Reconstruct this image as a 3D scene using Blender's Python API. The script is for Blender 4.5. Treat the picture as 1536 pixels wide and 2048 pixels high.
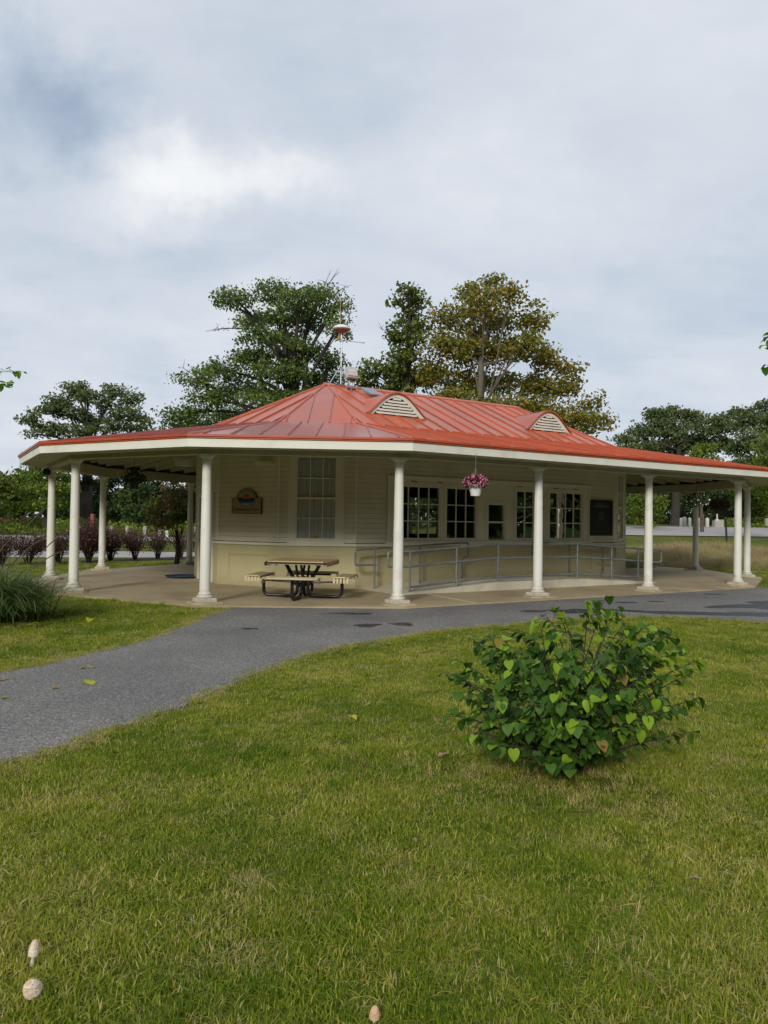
import bpy, math, random
import numpy as np
from mathutils import Vector, Matrix
random.seed(7); RNG = np.random.default_rng(11)
R = math.radians; PI = math.pi
for o in list(bpy.data.objects): bpy.data.objects.remove(o)
S = bpy.context.scene; COL = S.collection

# ------------------------------------------------------------------ camera
EYE = 1.572; FPX = 1479.0; PITCH = R(.71); ROLL = R(.82)
cam = bpy.data.cameras.new('camera'); camo = bpy.data.objects.new('camera', cam); COL.objects.link(camo)
cam.sensor_fit = 'VERTICAL'; cam.sensor_height = 36; cam.sensor_width = 27; cam.lens = FPX/2048*36
cam.clip_start = .05; cam.clip_end = 3000
fw = Vector((0, math.cos(PITCH), math.sin(PITCH))); up0 = Vector((0, -math.sin(PITCH), math.cos(PITCH))); X0 = Vector((1, 0, 0))
rt = X0*math.cos(ROLL) + up0*math.sin(ROLL); up = -X0*math.sin(ROLL) + up0*math.cos(ROLL)
camo.matrix_world = Matrix(((rt.x, up.x, -fw.x, 0), (rt.y, up.y, -fw.y, 0), (rt.z, up.z, -fw.z, EYE), (0, 0, 0, 1)))
S.camera = camo
S.render.resolution_x = 768; S.render.resolution_y = 1024
S.view_settings.view_transform = 'Standard'; S.view_settings.look = 'None'
S.view_settings.gamma = 1; S.view_settings.use_curve_mapping = False
S.view_settings.exposure = 0.10

def ray(x, y):
    return (rt*((x-768)/FPX) - up*((y-1024)/FPX) + fw)
def at(x, y, Y):
    d = ray(x, y); d = d*(Y/d.y); return Vector((d.x, d.y, d.z+EYE))
def ground(x, y, z=0.):
    d = ray(x, y); t = (z-EYE)/d.z; return Vector((d.x*t, d.y*t, z))

# ------------------------------------------------------------------ sky and sun
SUN_EL = 26; SUN_AZ = Vector((-.27, -.96))          # where the hazy sun stands, seen from above
w = bpy.data.worlds.new('World'); S.world = w; w.use_nodes = True
nt = w.node_tree; N = nt.nodes; L = nt.links; N.clear()
def nd(t, **k):
    n = N.new(t)
    for a, b in k.items(): setattr(n, a, b)
    return n
out = nd('ShaderNodeOutputWorld'); tc = nd('ShaderNodeTexCoord')
sky = nd('ShaderNodeTexSky', sky_type='NISHITA'); sky.sun_disc = False
sky.sun_elevation = R(SUN_EL); sky.sun_rotation = math.atan2(SUN_AZ.x, SUN_AZ.y)
bg1 = nd('ShaderNodeBackground'); bg1.inputs[1].default_value = .09; L.new(sky.outputs[0], bg1.inputs[0])
sep = nd('ShaderNodeSeparateXYZ'); L.new(tc.outputs['Generated'], sep.inputs[0])
def mth(op, a, b=None, c=None, clamp=False):
    n = nd('ShaderNodeMath', operation=op); n.use_clamp = clamp
    for i, v in enumerate((a, b, c)):
        if v is None: continue
        if isinstance(v, (int, float)): n.inputs[i].default_value = v
        else: L.new(v, n.inputs[i])
    return n.outputs[0]
den = mth('ADD', mth('ABSOLUTE', sep.outputs[2]), .22)
cx = mth('DIVIDE', sep.outputs[0], den); cy = mth('DIVIDE', sep.outputs[1], den)
cmb = nd('ShaderNodeCombineXYZ'); L.new(cx, cmb.inputs[0]); L.new(cy, cmb.inputs[1])
n1 = nd('ShaderNodeTexNoise'); n1.inputs['Scale'].default_value = .95; n1.inputs['Detail'].default_value = 7; n1.inputs['Roughness'].default_value = .56; n1.inputs['Distortion'].default_value = .35
L.new(cmb.outputs[0], n1.inputs['Vector'])
n2 = nd('ShaderNodeTexNoise'); n2.inputs['Scale'].default_value = 2.6; n2.inputs['Detail'].default_value = 9; n2.inputs['Roughness'].default_value = .6; n2.inputs['Distortion'].default_value = .3
mpv = nd('ShaderNodeMapping'); mpv.inputs['Location'].default_value = (3.1, 7.7, 0); mpv.inputs['Scale'].default_value = (.7, 1.3, 1)
L.new(cmb.outputs[0], mpv.inputs[0]); L.new(mpv.outputs[0], n2.inputs['Vector'])
# banks of brighter and of darker cloud where the photograph's sky has them, edges torn by noise
wn = nd('ShaderNodeTexNoise'); wn.inputs['Scale'].default_value = 4.2; wn.inputs['Roughness'].default_value = .6; wn.inputs['Detail'].default_value = 8
L.new(tc.outputs['Generated'], wn.inputs['Vector'])
wv = nd('ShaderNodeVectorMath', operation='SUBTRACT'); L.new(wn.outputs['Color'], wv.inputs[0]); wv.inputs[1].default_value = (.5, .5, .5)
wv2 = nd('ShaderNodeVectorMath', operation='MULTIPLY_ADD'); L.new(wv.outputs[0], wv2.inputs[0]); wv2.inputs[1].default_value = (.30, .30, .26); L.new(tc.outputs['Generated'], wv2.inputs[2])
def bank(px, py, sx, sz):
    d = ray(px, py).normalized()
    a = nd('ShaderNodeVectorMath', operation='SUBTRACT'); L.new(wv2.outputs[0], a.inputs[0]); a.inputs[1].default_value = d
    b = nd('ShaderNodeVectorMath', operation='MULTIPLY'); L.new(a.outputs[0], b.inputs[0]); b.inputs[1].default_value = (1/sx, 1/sx, 1/sz)
    l = nd('ShaderNodeVectorMath', operation='LENGTH'); L.new(b.outputs[0], l.inputs[0])
    mr = nd('ShaderNodeMapRange', interpolation_type='SMOOTHSTEP'); L.new(l.outputs['Value'], mr.inputs[0])
    mr.inputs[1].default_value = 0; mr.inputs[2].default_value = 1; mr.inputs[3].default_value = 1; mr.inputs[4].default_value = 0
    return mr.outputs[0]
tone = mth('ADD', mth('MULTIPLY', n1.outputs[0], .66), mth('MULTIPLY', n2.outputs[0], .34))
for px, py, sx, sz, k in ((400, 365, .20, .075, .30), (60, 185, .20, .11, -.25), (820, 180, .25, .09, -.05), (1300, 60, .3, .1, .09), (700, 470, .35, .05, -.05),
                          (1100, 400, .4, .12, .06), (1240, 600, .22, .07, -.02), (1350, 330, .3, .12, .05), (300, 640, .3, .05, .06), (60, 20, .3, .06, .1), (10, 330, .2, .05, .06)):
    tone = mth('ADD', tone, mth('MULTIPLY', bank(px, py, sx, sz), k))
cr = nd('ShaderNodeValToRGB'); L.new(tone, cr.inputs[0]); e = cr.color_ramp.elements
e[0].position = .16; e[0].color = (.30, .375, .50, 1); e[1].position = .82; e[1].color = (.93, .94, .95, 1)
for p, c in ((.34, (.47, .55, .66)), (.48, (.60, .655, .735)), (.62, (.71, .745, .80))):
    x = e.new(p); x.color = (*c, 1)
bg2 = nd('ShaderNodeBackground'); bg2.inputs[1].default_value = 1.0; L.new(cr.outputs[0], bg2.inputs[0])
mx = nd('ShaderNodeMixShader'); mx.inputs[0].default_value = .93; L.new(bg1.outputs[0], mx.inputs[1]); L.new(bg2.outputs[0], mx.inputs[2]); L.new(mx.outputs[0], out.inputs[0])

sun = bpy.data.lights.new('sun', 'SUN'); sun.energy = 2.35; sun.angle = R(13); sun.color = (1, .95, .86)
suno = bpy.data.objects.new('sun', sun); COL.objects.link(suno)
a2 = SUN_AZ.normalized()*math.cos(R(SUN_EL)); suno.rotation_euler = (-Vector((-a2.x, -a2.y, -math.sin(R(SUN_EL))))).to_track_quat('Z', 'Y').to_euler()

# ------------------------------------------------------------------ materials
def newmat(name):
    m = bpy.data.materials.new(name); m.use_nodes = True; t = m.node_tree; t.nodes.clear()
    o = t.nodes.new('ShaderNodeOutputMaterial'); b = t.nodes.new('ShaderNodeBsdfPrincipled'); t.links.new(b.outputs[0], o.inputs[0])
    return m, t, b, o
def pm(name, col, rough=.6, var=.12, scale=3., bump=0., bscale=40., metal=0., col2=None, spec=.5, coat=0., blot=None, splash=None):
    m, t, b, o = newmat(name); T = t.nodes; K = t.links
    b.inputs['Roughness'].default_value = rough; b.inputs['Metallic'].default_value = metal
    b.inputs['Specular IOR Level'].default_value = spec
    if coat: b.inputs['Coat Weight'].default_value = coat; b.inputs['Coat Roughness'].default_value = .15
    g = T.new('ShaderNodeNewGeometry')
    n = T.new('ShaderNodeTexNoise'); n.inputs['Scale'].default_value = scale; n.inputs['Detail'].default_value = 6; K.new(g.outputs['Position'], n.inputs['Vector'])
    r = T.new('ShaderNodeValToRGB'); K.new(n.outputs[0], r.inputs[0])
    c = Vector(col); c2 = Vector(col2) if col2 else c*(1+var)
    c1 = c*(1-var) if not col2 else c
    r.color_ramp.elements[0].position = .33; r.color_ramp.elements[1].position = .67
    r.color_ramp.elements[0].color = (*c1, 1); r.color_ramp.elements[1].color = (*c2, 1)
    last = r.outputs[0]
    if blot:
        bc, bs, lo, hi = blot
        n3 = T.new('ShaderNodeTexNoise'); n3.inputs['Scale'].default_value = bs; n3.inputs['Detail'].default_value = 8; n3.inputs['Roughness'].default_value = .65; K.new(g.outputs['Position'], n3.inputs['Vector'])
        mr = T.new('ShaderNodeMapRange'); mr.inputs[1].default_value = lo; mr.inputs[2].default_value = hi; K.new(n3.outputs[0], mr.inputs[0])
        mi = T.new('ShaderNodeMix'); mi.data_type = 'RGBA'; K.new(mr.outputs[0], mi.inputs[0]); K.new(last, mi.inputs[6]); mi.inputs[7].default_value = (*bc, 1); last = mi.outputs[2]
    if splash:   # splashed dirt: near the ground, ragged
        sp = T.new('ShaderNodeSeparateXYZ'); K.new(g.outputs['Position'], sp.inputs[0])
        n5 = T.new('ShaderNodeTexNoise'); n5.inputs['Scale'].default_value = 9; n5.inputs['Detail'].default_value = 7; K.new(g.outputs['Position'], n5.inputs['Vector'])
        ad = T.new('ShaderNodeMath'); ad.operation = 'MULTIPLY_ADD'; ad.inputs[1].default_value = -.55; K.new(n5.outputs[0], ad.inputs[0]); K.new(sp.outputs[2], ad.inputs[2])
        mr = T.new('ShaderNodeMapRange'); mr.inputs[1].default_value = -.26; mr.inputs[2].default_value = .10; mr.inputs[3].default_value = .75; mr.inputs[4].default_value = 0; K.new(ad.outputs[0], mr.inputs[0])
        mi = T.new('ShaderNodeMix'); mi.data_type = 'RGBA'; K.new(mr.outputs[0], mi.inputs[0]); K.new(last, mi.inputs[6]); mi.inputs[7].default_value = (*splash, 1); last = mi.outputs[2]
    K.new(last, b.inputs['Base Color'])
    if bump:
        n4 = T.new('ShaderNodeTexNoise'); n4.inputs['Scale'].default_value = bscale; n4.inputs['Detail'].default_value = 6; K.new(g.outputs['Position'], n4.inputs['Vector'])
        bu = T.new('ShaderNodeBump'); bu.inputs['Strength'].default_value = 1; bu.inputs['Distance'].default_value = bump; K.new(n4.outputs[0], bu.inputs['Height']); K.new(bu.outputs[0], b.inputs['Normal'])
    return m
def leafmat(name, cols, rough=.5, trans=.35, scale=.6, spec=.3, posw=.5):
    """foliage: colour from the per-face attribute v mixed with a broad world noise"""
    m, t, b, o = newmat(name); T = t.nodes; K = t.links
    b.inputs['Roughness'].default_value = rough; b.inputs['Specular IOR Level'].default_value = spec
    at_ = T.new('ShaderNodeAttribute'); at_.attribute_name = 'v'
    g = T.new('ShaderNodeNewGeometry'); n = T.new('ShaderNodeTexNoise'); n.inputs['Scale'].default_value = scale; n.inputs['Detail'].default_value = 4; K.new(g.outputs['Position'], n.inputs['Vector'])
    mr = T.new('ShaderNodeMapRange'); mr.inputs[1].default_value = .3; mr.inputs[2].default_value = .7; K.new(n.outputs[0], mr.inputs[0])
    mi = T.new('ShaderNodeMix'); mi.data_type = 'FLOAT'; mi.inputs[0].default_value = posw; K.new(at_.outputs['Fac'], mi.inputs[2]); K.new(mr.outputs[0], mi.inputs[3])
    r = T.new('ShaderNodeValToRGB'); K.new(mi.outputs[0], r.inputs[0]); els = r.color_ramp.elements
    els[0].position = cols[0][0]; els[0].color = (*cols[0][1], 1); els[1].position = cols[-1][0]; els[1].color = (*cols[-1][1], 1)
    for p, c in cols[1:-1]: x = els.new(p); x.color = (*c, 1)
    K.new(r.outputs[0], b.inputs['Base Color'])
    tr = T.new('ShaderNodeBsdfTranslucent'); K.new(r.outputs[0], tr.inputs[0])
    ms = T.new('ShaderNodeMixShader'); ms.inputs[0].default_value = trans; K.new(b.outputs[0], ms.inputs[1]); K.new(tr.outputs[0], ms.inputs[2]); K.new(ms.outputs[0], o.inputs[0])
    return m
M = {}
M['trim'] = pm('cream_trim_paint', (.70, .69, .60), .5, .04, 2, .0006, 60, blot=((.52, .50, .42), 1.3, .55, .8))
M['column'] = pm('cream_column_paint', (.72, .71, .64), .45, .03, 3, .0008, 30, blot=((.50, .49, .43), 2.2, .55, .8), splash=(.36, .30, .20))
M['siding'] = pm('cream_siding_paint', (.62, .585, .45), .5, .05, 1.5, .0008, 80)
M['wain'] = pm('khaki_wall_paint', (.42, .375, .205), .55, .06, 1.2, .0008, 60, splash=(.30, .25, .15))
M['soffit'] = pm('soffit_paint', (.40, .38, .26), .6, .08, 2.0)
M['casing'] = pm('cream_casing_paint', (.64, .61, .48), .5, .04, 2, .0006, 60)
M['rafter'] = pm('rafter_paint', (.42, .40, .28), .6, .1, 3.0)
def redmat(name, c, c2, rough, wav=.004, spec=.5, stain_or_sheen=None):
    m = redmat0(name, c, c2, rough, wav, spec, stain_or_sheen); T = m.node_tree.nodes; K = m.node_tree.links; b = [n for n in T if n.type == 'BSDF_PRINCIPLED'][0]
    src = b.inputs['Base Color'].links[0].from_socket; oi = T.new('ShaderNodeObjectInfo'); hs = T.new('ShaderNodeHueSaturation'); mr = T.new('ShaderNodeMapRange'); mr.inputs[3].default_value = .88; mr.inputs[4].default_value = 1.12
    K.new(oi.outputs['Random'], mr.inputs[0]); K.new(mr.outputs[0], hs.inputs['Value']); K.new(src, hs.inputs['Color']); K.new(hs.outputs[0], b.inputs['Base Color'])
    mr2 = T.new('ShaderNodeMapRange'); mr2.inputs[3].default_value = rough-.06; mr2.inputs[4].default_value = rough+.08; K.new(oi.outputs['Random'], mr2.inputs[0]); K.new(mr2.outputs[0], b.inputs['Roughness'])
    return m
def redmat0(name, c, c2, rough, wav=.004, spec=.5, stain_or_sheen=None):
    m = pm(name, c, rough, 0, 1.3, wav, 2.2, col2=c2, spec=spec, blot=stain_or_sheen or ((.36, .10, .055), 2.4, .5, .85))
    return m
M['red'] = redmat('red_metal_roofing', (.40, .082, .034), (.47, .105, .048), .29, .010)
M['redlow'] = redmat('sky_sheen_red_roofing', (.33, .085, .065), (.43, .105, .075), .27, .006, .6, stain_or_sheen=((.28, .16, .16), 1.6, .48, .75))  # purplish sky reflection, with some dirt, painted into the lower facets' colour
M['redtrim'] = redmat('red_edge_metal', (.42, .07, .03), (.50, .10, .04), .38, .001)
M['concrete'] = pm('patio_concrete', (.37, .295, .175), .8, .1, .7, .002, 120, blot=((.23, .165, .095), .9, .48, .75))
M['concrete_lt'] = pm('ramp_concrete', (.50, .47, .37), .8, .08, 1.5, .0015, 90, blot=((.36, .32, .24), 2.5, .5, .8))
M['galv'] = pm('galvanised_pipe', (.17, .185, .19), .45, .2, 9, 0, metal=.2)
M['black'] = pm('black_paint', (.012, .012, .015), .35, .2, 5)
M['tan'] = pm('tan_coated_steel', (.50, .41, .23), .5, .08, 8, .0005, 60)
M['tantop'] = pm('brown_coated_steel', (.40, .26, .12), .5, .12, 6, .0005, 60)
M['board'] = pm('letter_board', (.008, .008, .010), .35, .1, 5)
M['white'] = pm('white_print', (.62, .62, .60), .6, .02, 5)
M['dimwhite'] = pm('grey_letters', (.22, .22, .22), .6, .02, 5)
M['signtan'] = pm('sign_tan', (.27, .21, .13), .6, .06, 6)
M['brown'] = pm('sign_brown', (.055, .028, .015), .6, .1, 6)
M['sblue'] = pm('sign_sky_blue', (.20, .28, .29), .5, .03, 6)
M['sorange'] = pm('sign_orange', (.42, .17, .03), .5, .1, 20)
M['swater'] = pm('sign_water_blue', (.02, .08, .19), .5, .05, 6)
M['sdark'] = pm('sign_dark_green', (.01, .022, .018), .5, .05, 6)
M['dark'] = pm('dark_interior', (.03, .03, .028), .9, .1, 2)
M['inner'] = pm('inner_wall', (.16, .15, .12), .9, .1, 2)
M['blind'] = pm('white_blind', (.74, .75, .72), .7, .04, 12)
M['yellow'] = pm('yellow_tag', (.80, .42, .02), .5, .05, 5)
M['bluewhite'] = pm('pale_strip', (.62, .80, .84), .5, .05, 5)
M['navy'] = pm('navy_print', (.02, .05, .25), .5, .05, 5)
M['bluepl'] = pm('blue_plastic', (.02, .07, .17), .25, .1, 5)
M['soil'] = pm('mulch', (.055, .035, .022), .95, .3, 14, .02, 30)
M['bark'] = pm('bark', (.085, .068, .05), .9, .3, 6, .02, 14)
M['barkdk'] = pm('dark_bark', (.035, .028, .022), .9, .3, 6, .01, 14)
M['barkpale'] = pm('pale_bark', (.13, .115, .09), .9, .25, 3, .01, 14)
M['plastwhite'] = pm('white_plastic', (.72, .72, .68), .4, .04, 20)
M['greybox'] = pm('grey_enclosure', (.50, .49, .50), .4, .04, 8)
M['pinkish'] = pm('reddish_shade', (.26, .15, .13), .5, .08, 8)
M['solar'] = pm('solar_cell', (.12, .17, .26), .15, .1, 30)
M['alu'] = pm('aluminium', (.62, .63, .64), .35, .03, 8, metal=.8)
M['post'] = pm('weathered_wood_post', (.36, .33, .28), .85, .15, 5, .004, 30)
M['postwhite'] = pm('white_post', (.55, .54, .50), .7, .05, 5)
M['redpost'] = pm('reddish_post', (.22, .055, .035), .7, .1, 5)
M['stone'] = pm('grey_stone', (.36, .34, .30), .85, .15, 3, .01, 20)
M['paintline'] = pm('faded_line_paint', (.52, .46, .36), .8, .08, 8, 0)
# glass
def glass(name, tint, refl=1.0):
    m, t, b, o = newmat(name); T = t.nodes; K = t.links
    tr = T.new('ShaderNodeBsdfTransparent'); tr.inputs[0].default_value = (*tint, 1); gl = T.new('ShaderNodeBsdfGlossy'); gl.inputs['Roughness'].default_value = .02
    fr = T.new('ShaderNodeFresnel'); fr.inputs[0].default_value = 1.5; ms = T.new('ShaderNodeMixShader')
    K.new(fr.outputs[0], ms.inputs[0]); K.new(tr.outputs[0], ms.inputs[1]); K.new(gl.outputs[0], ms.inputs[2]); K.new(ms.outputs[0], o.inputs[0]); return m
M['glass'] = glass('window_glass', (.72, .75, .73))
# asphalt
m, t, b, o = newmat('worn_asphalt'); T = t.nodes; K = t.links; g = T.new('ShaderNodeNewGeometry')
v = T.new('ShaderNodeTexVoronoi'); v.inputs['Scale'].default_value = 95; K.new(g.outputs['Position'], v.inputs['Vector'])
r = T.new('ShaderNodeValToRGB'); K.new(v.outputs['Color'], r.inputs[0]); r.color_ramp.elements[0].color = (.085, .082, .077, 1); r.color_ramp.elements[1].color = (.36, .355, .33, 1)
r.color_ramp.elements[0].position = .15; r.color_ramp.elements[1].position = .95; x = r.color_ramp.elements.new(.62); x.color = (.178, .170, .156, 1)
n = T.new('ShaderNodeTexNoise'); n.inputs['Scale'].default_value = .7; n.inputs['Detail'].default_value = 8; K.new(g.outputs['Position'], n.inputs['Vector'])
r2 = T.new('ShaderNodeValToRGB'); K.new(n.outputs[0], r2.inputs[0]); r2.color_ramp.elements[0].position = .3; r2.color_ramp.elements[0].color = (.74, .74, .76, 1); r2.color_ramp.elements[1].position = .7; r2.color_ramp.elements[1].color = (1.15, 1.13, 1.1, 1)
mi = T.new('ShaderNodeMix'); mi.data_type = 'RGBA'; mi.blend_type = 'MULTIPLY'; mi.inputs[0].default_value = 1; K.new(r.outputs[0], mi.inputs[6]); K.new(r2.outputs[0], mi.inputs[7]); K.new(mi.outputs[2], b.inputs['Base Color'])
bu = T.new('ShaderNodeBump'); bu.inputs['Distance'].default_value = .004; K.new(v.outputs['Distance'], bu.inputs['Height']); K.new(bu.outputs[0], b.inputs['Normal']); b.inputs['Roughness'].default_value = .85
M['asphalt'] = m
M['wet'] = pm('damp_dark_asphalt', (.035, .036, .040), .55, .2, 6, .003, 140)
M['lot'] = pm('pale_parking_asphalt', (.34, .31, .30), .85, .08, .8, .003, 90, blot=((.30, .28, .27), .3, .5, .8))
# lawn
def lawnmat(name, cols, scale, extra=None):
    m, t, b, o = newmat(name); T = t.nodes; K = t.links; g = T.new('ShaderNodeNewGeometry')
    n = T.new('ShaderNodeTexNoise'); n.inputs['Scale'].default_value = scale; n.inputs['Detail'].default_value = 9; n.inputs['Roughness'].default_value = .7; K.new(g.outputs['Position'], n.inputs['Vector'])
    r = T.new('ShaderNodeValToRGB'); K.new(n.outputs[0], r.inputs[0]); els = r.color_ramp.elements
    els[0].position = cols[0][0]; els[0].color = (*cols[0][1], 1); els[1].position = cols[-1][0]; els[1].color = (*cols[-1][1], 1)
    for p, c in cols[1:-1]: x = els.new(p); x.color = (*c, 1)
    K.new(r.outputs[0], b.inputs['Base Color']); b.inputs['Roughness'].default_value = .95; b.inputs['Specular IOR Level'].default_value = .1
    n4 = T.new('ShaderNodeTexNoise'); n4.inputs['Scale'].default_value = 25; n4.inputs['Detail'].default_value = 8; K.new(g.outputs['Position'], n4.inputs['Vector'])
    bu = T.new('ShaderNodeBump'); bu.inputs['Distance'].default_value = .04; K.new(n4.outputs[0], bu.inputs['Height']); K.new(bu.outputs[0], b.inputs['Normal'])
    return m
M['ground'] = lawnmat('lawn_ground', ((.30, (.050, .060, .012)), (.5, (.105, .125, .018)), (.7, (.18, .16, .045))), 1.1)
M['blade'] = leafmat('grass_blade', ((.0, (.055, .120, .007)), (.3, (.148, .240, .012)), (.53, (.33, .365, .028)), (.74, (.52, .47, .10)), (1., (.70, .60, .26))), .55, .42, .9, .25, .42)
M['dryblade'] = leafmat('dry_grass_blade', ((.0, (.20, .20, .04)), (.5, (.42, .37, .12)), (1., (.58, .48, .22))), .7, .3, 2, .2, .3)
M['meadow'] = leafmat('meadow_grass', ((.0, (.10, .16, .03)), (.40, (.26, .30, .08)), (.60, (.44, .37, .19)), (.85, (.42, .29, .19)), (1., (.60, .52, .35))), .8, .35, .22, .1, .55)
M['orn'] = leafmat('arching_grass', ((.0, (.055, .110, .022)), (.5, (.11, .175, .035)), (1., (.32, .30, .12))), .5, .3, 1.5, .3, .3)
M['oak'] = leafmat('oak_leaves', ((.0, (.060, .105, .020)), (.5, (.11, .175, .034)), (.85, (.18, .235, .045)), (1., (.20, .13, .04))), .55, .3, .35)
M['oakfar'] = leafmat('far_oak_leaves', ((.0, (.062, .095, .032)), (.5, (.105, .145, .048)), (.9, (.16, .185, .06)), (1., (.20, .11, .06))), .6, .3, .25)
M['syc'] = leafmat('sycamore_leaves', ((.0, (.10, .12, .018)), (.45, (.19, .20, .028)), (.75, (.30, .235, .040)), (1., (.36, .19, .05))), .55, .35, .5, posw=.35)
M['ivy'] = leafmat('ivy_leaves', ((.0, (.050, .080, .014)), (.5, (.11, .15, .024)), (.9, (.20, .21, .035)), (1., (.24, .20, .04))), .55, .3, .5)
M['lime'] = leafmat('light_green_leaves', ((.0, (.08, .13, .018)), (.5, (.14, .21, .028)), (1., (.26, .28, .04))), .55, .4, .5)
M['wood'] = leafmat('woodland_leaves', ((.0, (.022, .045, .012)), (.5, (.048, .085, .020)), (.85, (.085, .13, .026)), (1., (.17, .17, .04))), .6, .3, .3)
M['barb'] = leafmat('barberry_leaves', ((.0, (.045, .022, .018)), (.5, (.095, .046, .038)), (.8, (.14, .075, .05)), (1., (.14, .14, .04))), .55, .25, 1.5)
M['dog'] = leafmat('dogwood_leaves', ((.0, (.07, .10, .02)), (.4, (.13, .16, .03)), (.65, (.28, .10, .06)), (1., (.36, .14, .09))), .55, .35, 1.1, posw=.7)
M['redbrush'] = leafmat('russet_brush', ((.0, (.09, .04, .03)), (1., (.18, .09, .06))), .8, .2, 1)
M['weeds'] = leafmat('weed_green', ((.0, (.10, .17, .02)), (.6, (.18, .25, .03)), (1., (.30, .32, .05))), .6, .4, .5)
def leafobj(name, c, c2, vein=True, rough=.42):
    m, t, b, o = newmat(name); T = t.nodes; K = t.links; g = T.new('ShaderNodeNewGeometry')
    n = T.new('ShaderNodeTexNoise'); n.inputs['Scale'].default_value = 9; n.inputs['Detail'].default_value = 5; K.new(g.outputs['Position'], n.inputs['Vector'])
    r = T.new('ShaderNodeValToRGB'); K.new(n.outputs[0], r.inputs[0]); r.color_ramp.elements[0].position = .35; r.color_ramp.elements[0].color = (*c, 1); r.color_ramp.elements[1].position = .68; r.color_ramp.elements[1].color = (*c2, 1)
    K.new(r.outputs[0], b.inputs['Base Color']); b.inputs['Roughness'].default_value = .5; b.inputs['Specular IOR Level'].default_value = .22
    tr = T.new('ShaderNodeBsdfTranslucent'); K.new(r.outputs[0], tr.inputs[0]); ms = T.new('ShaderNodeMixShader'); ms.inputs[0].default_value = .38
    K.new(b.outputs[0], ms.inputs[1]); K.new(tr.outputs[0], ms.inputs[2]); K.new(ms.outputs[0], o.inputs[0]); return m
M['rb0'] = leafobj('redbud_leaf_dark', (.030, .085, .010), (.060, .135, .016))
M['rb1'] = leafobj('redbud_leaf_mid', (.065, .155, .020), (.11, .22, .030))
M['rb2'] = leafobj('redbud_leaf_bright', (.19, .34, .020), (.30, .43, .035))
M['rb3'] = leafobj('redbud_leaf_turning', (.22, .22, .035), (.34, .15, .06))
M['fallen'] = leafobj('fallen_yellow_leaf', (.50, .50, .03), (.62, .60, .05))
M['fallen2'] = leafobj('fallen_ochre_leaf', (.42, .26, .04), (.50, .33, .05))
M['fallenbr'] = leafobj('fallen_tan_leaf', (.40, .25, .16), (.48, .33, .22))
M['mush'] = pm('mushroom_cap', (.66, .52, .38), .8, .1, 30, .004, 120, col2=(.80, .72, .60))
M['mushbr'] = pm('mushroom_scale', (.60, .40, .25), .85, .1, 60)
M['mushst'] = pm('mushroom_stem', (.62, .54, .42), .8, .1, 40)
M['pink'] = leafmat('pink_petals', ((.0, (.30, .03, .10)), (.5, (.62, .16, .28)), (1., (.85, .45, .52))), .6, .3, 8, posw=.1)
M['petal'] = leafmat('white_petals', ((.0, (.8, .8, .76)), (1., (.9, .9, .85))), .6, .3, 8)
M['basketgreen'] = leafmat('basket_foliage', ((.0, (.015, .030, .010)), (1., (.06, .10, .03))), .6, .25, 6)
M['coleus'] = leafmat('dark_red_foliage', ((.0, (.035, .012, .012)), (1., (.11, .03, .025))), .6, .25, 6)

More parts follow.
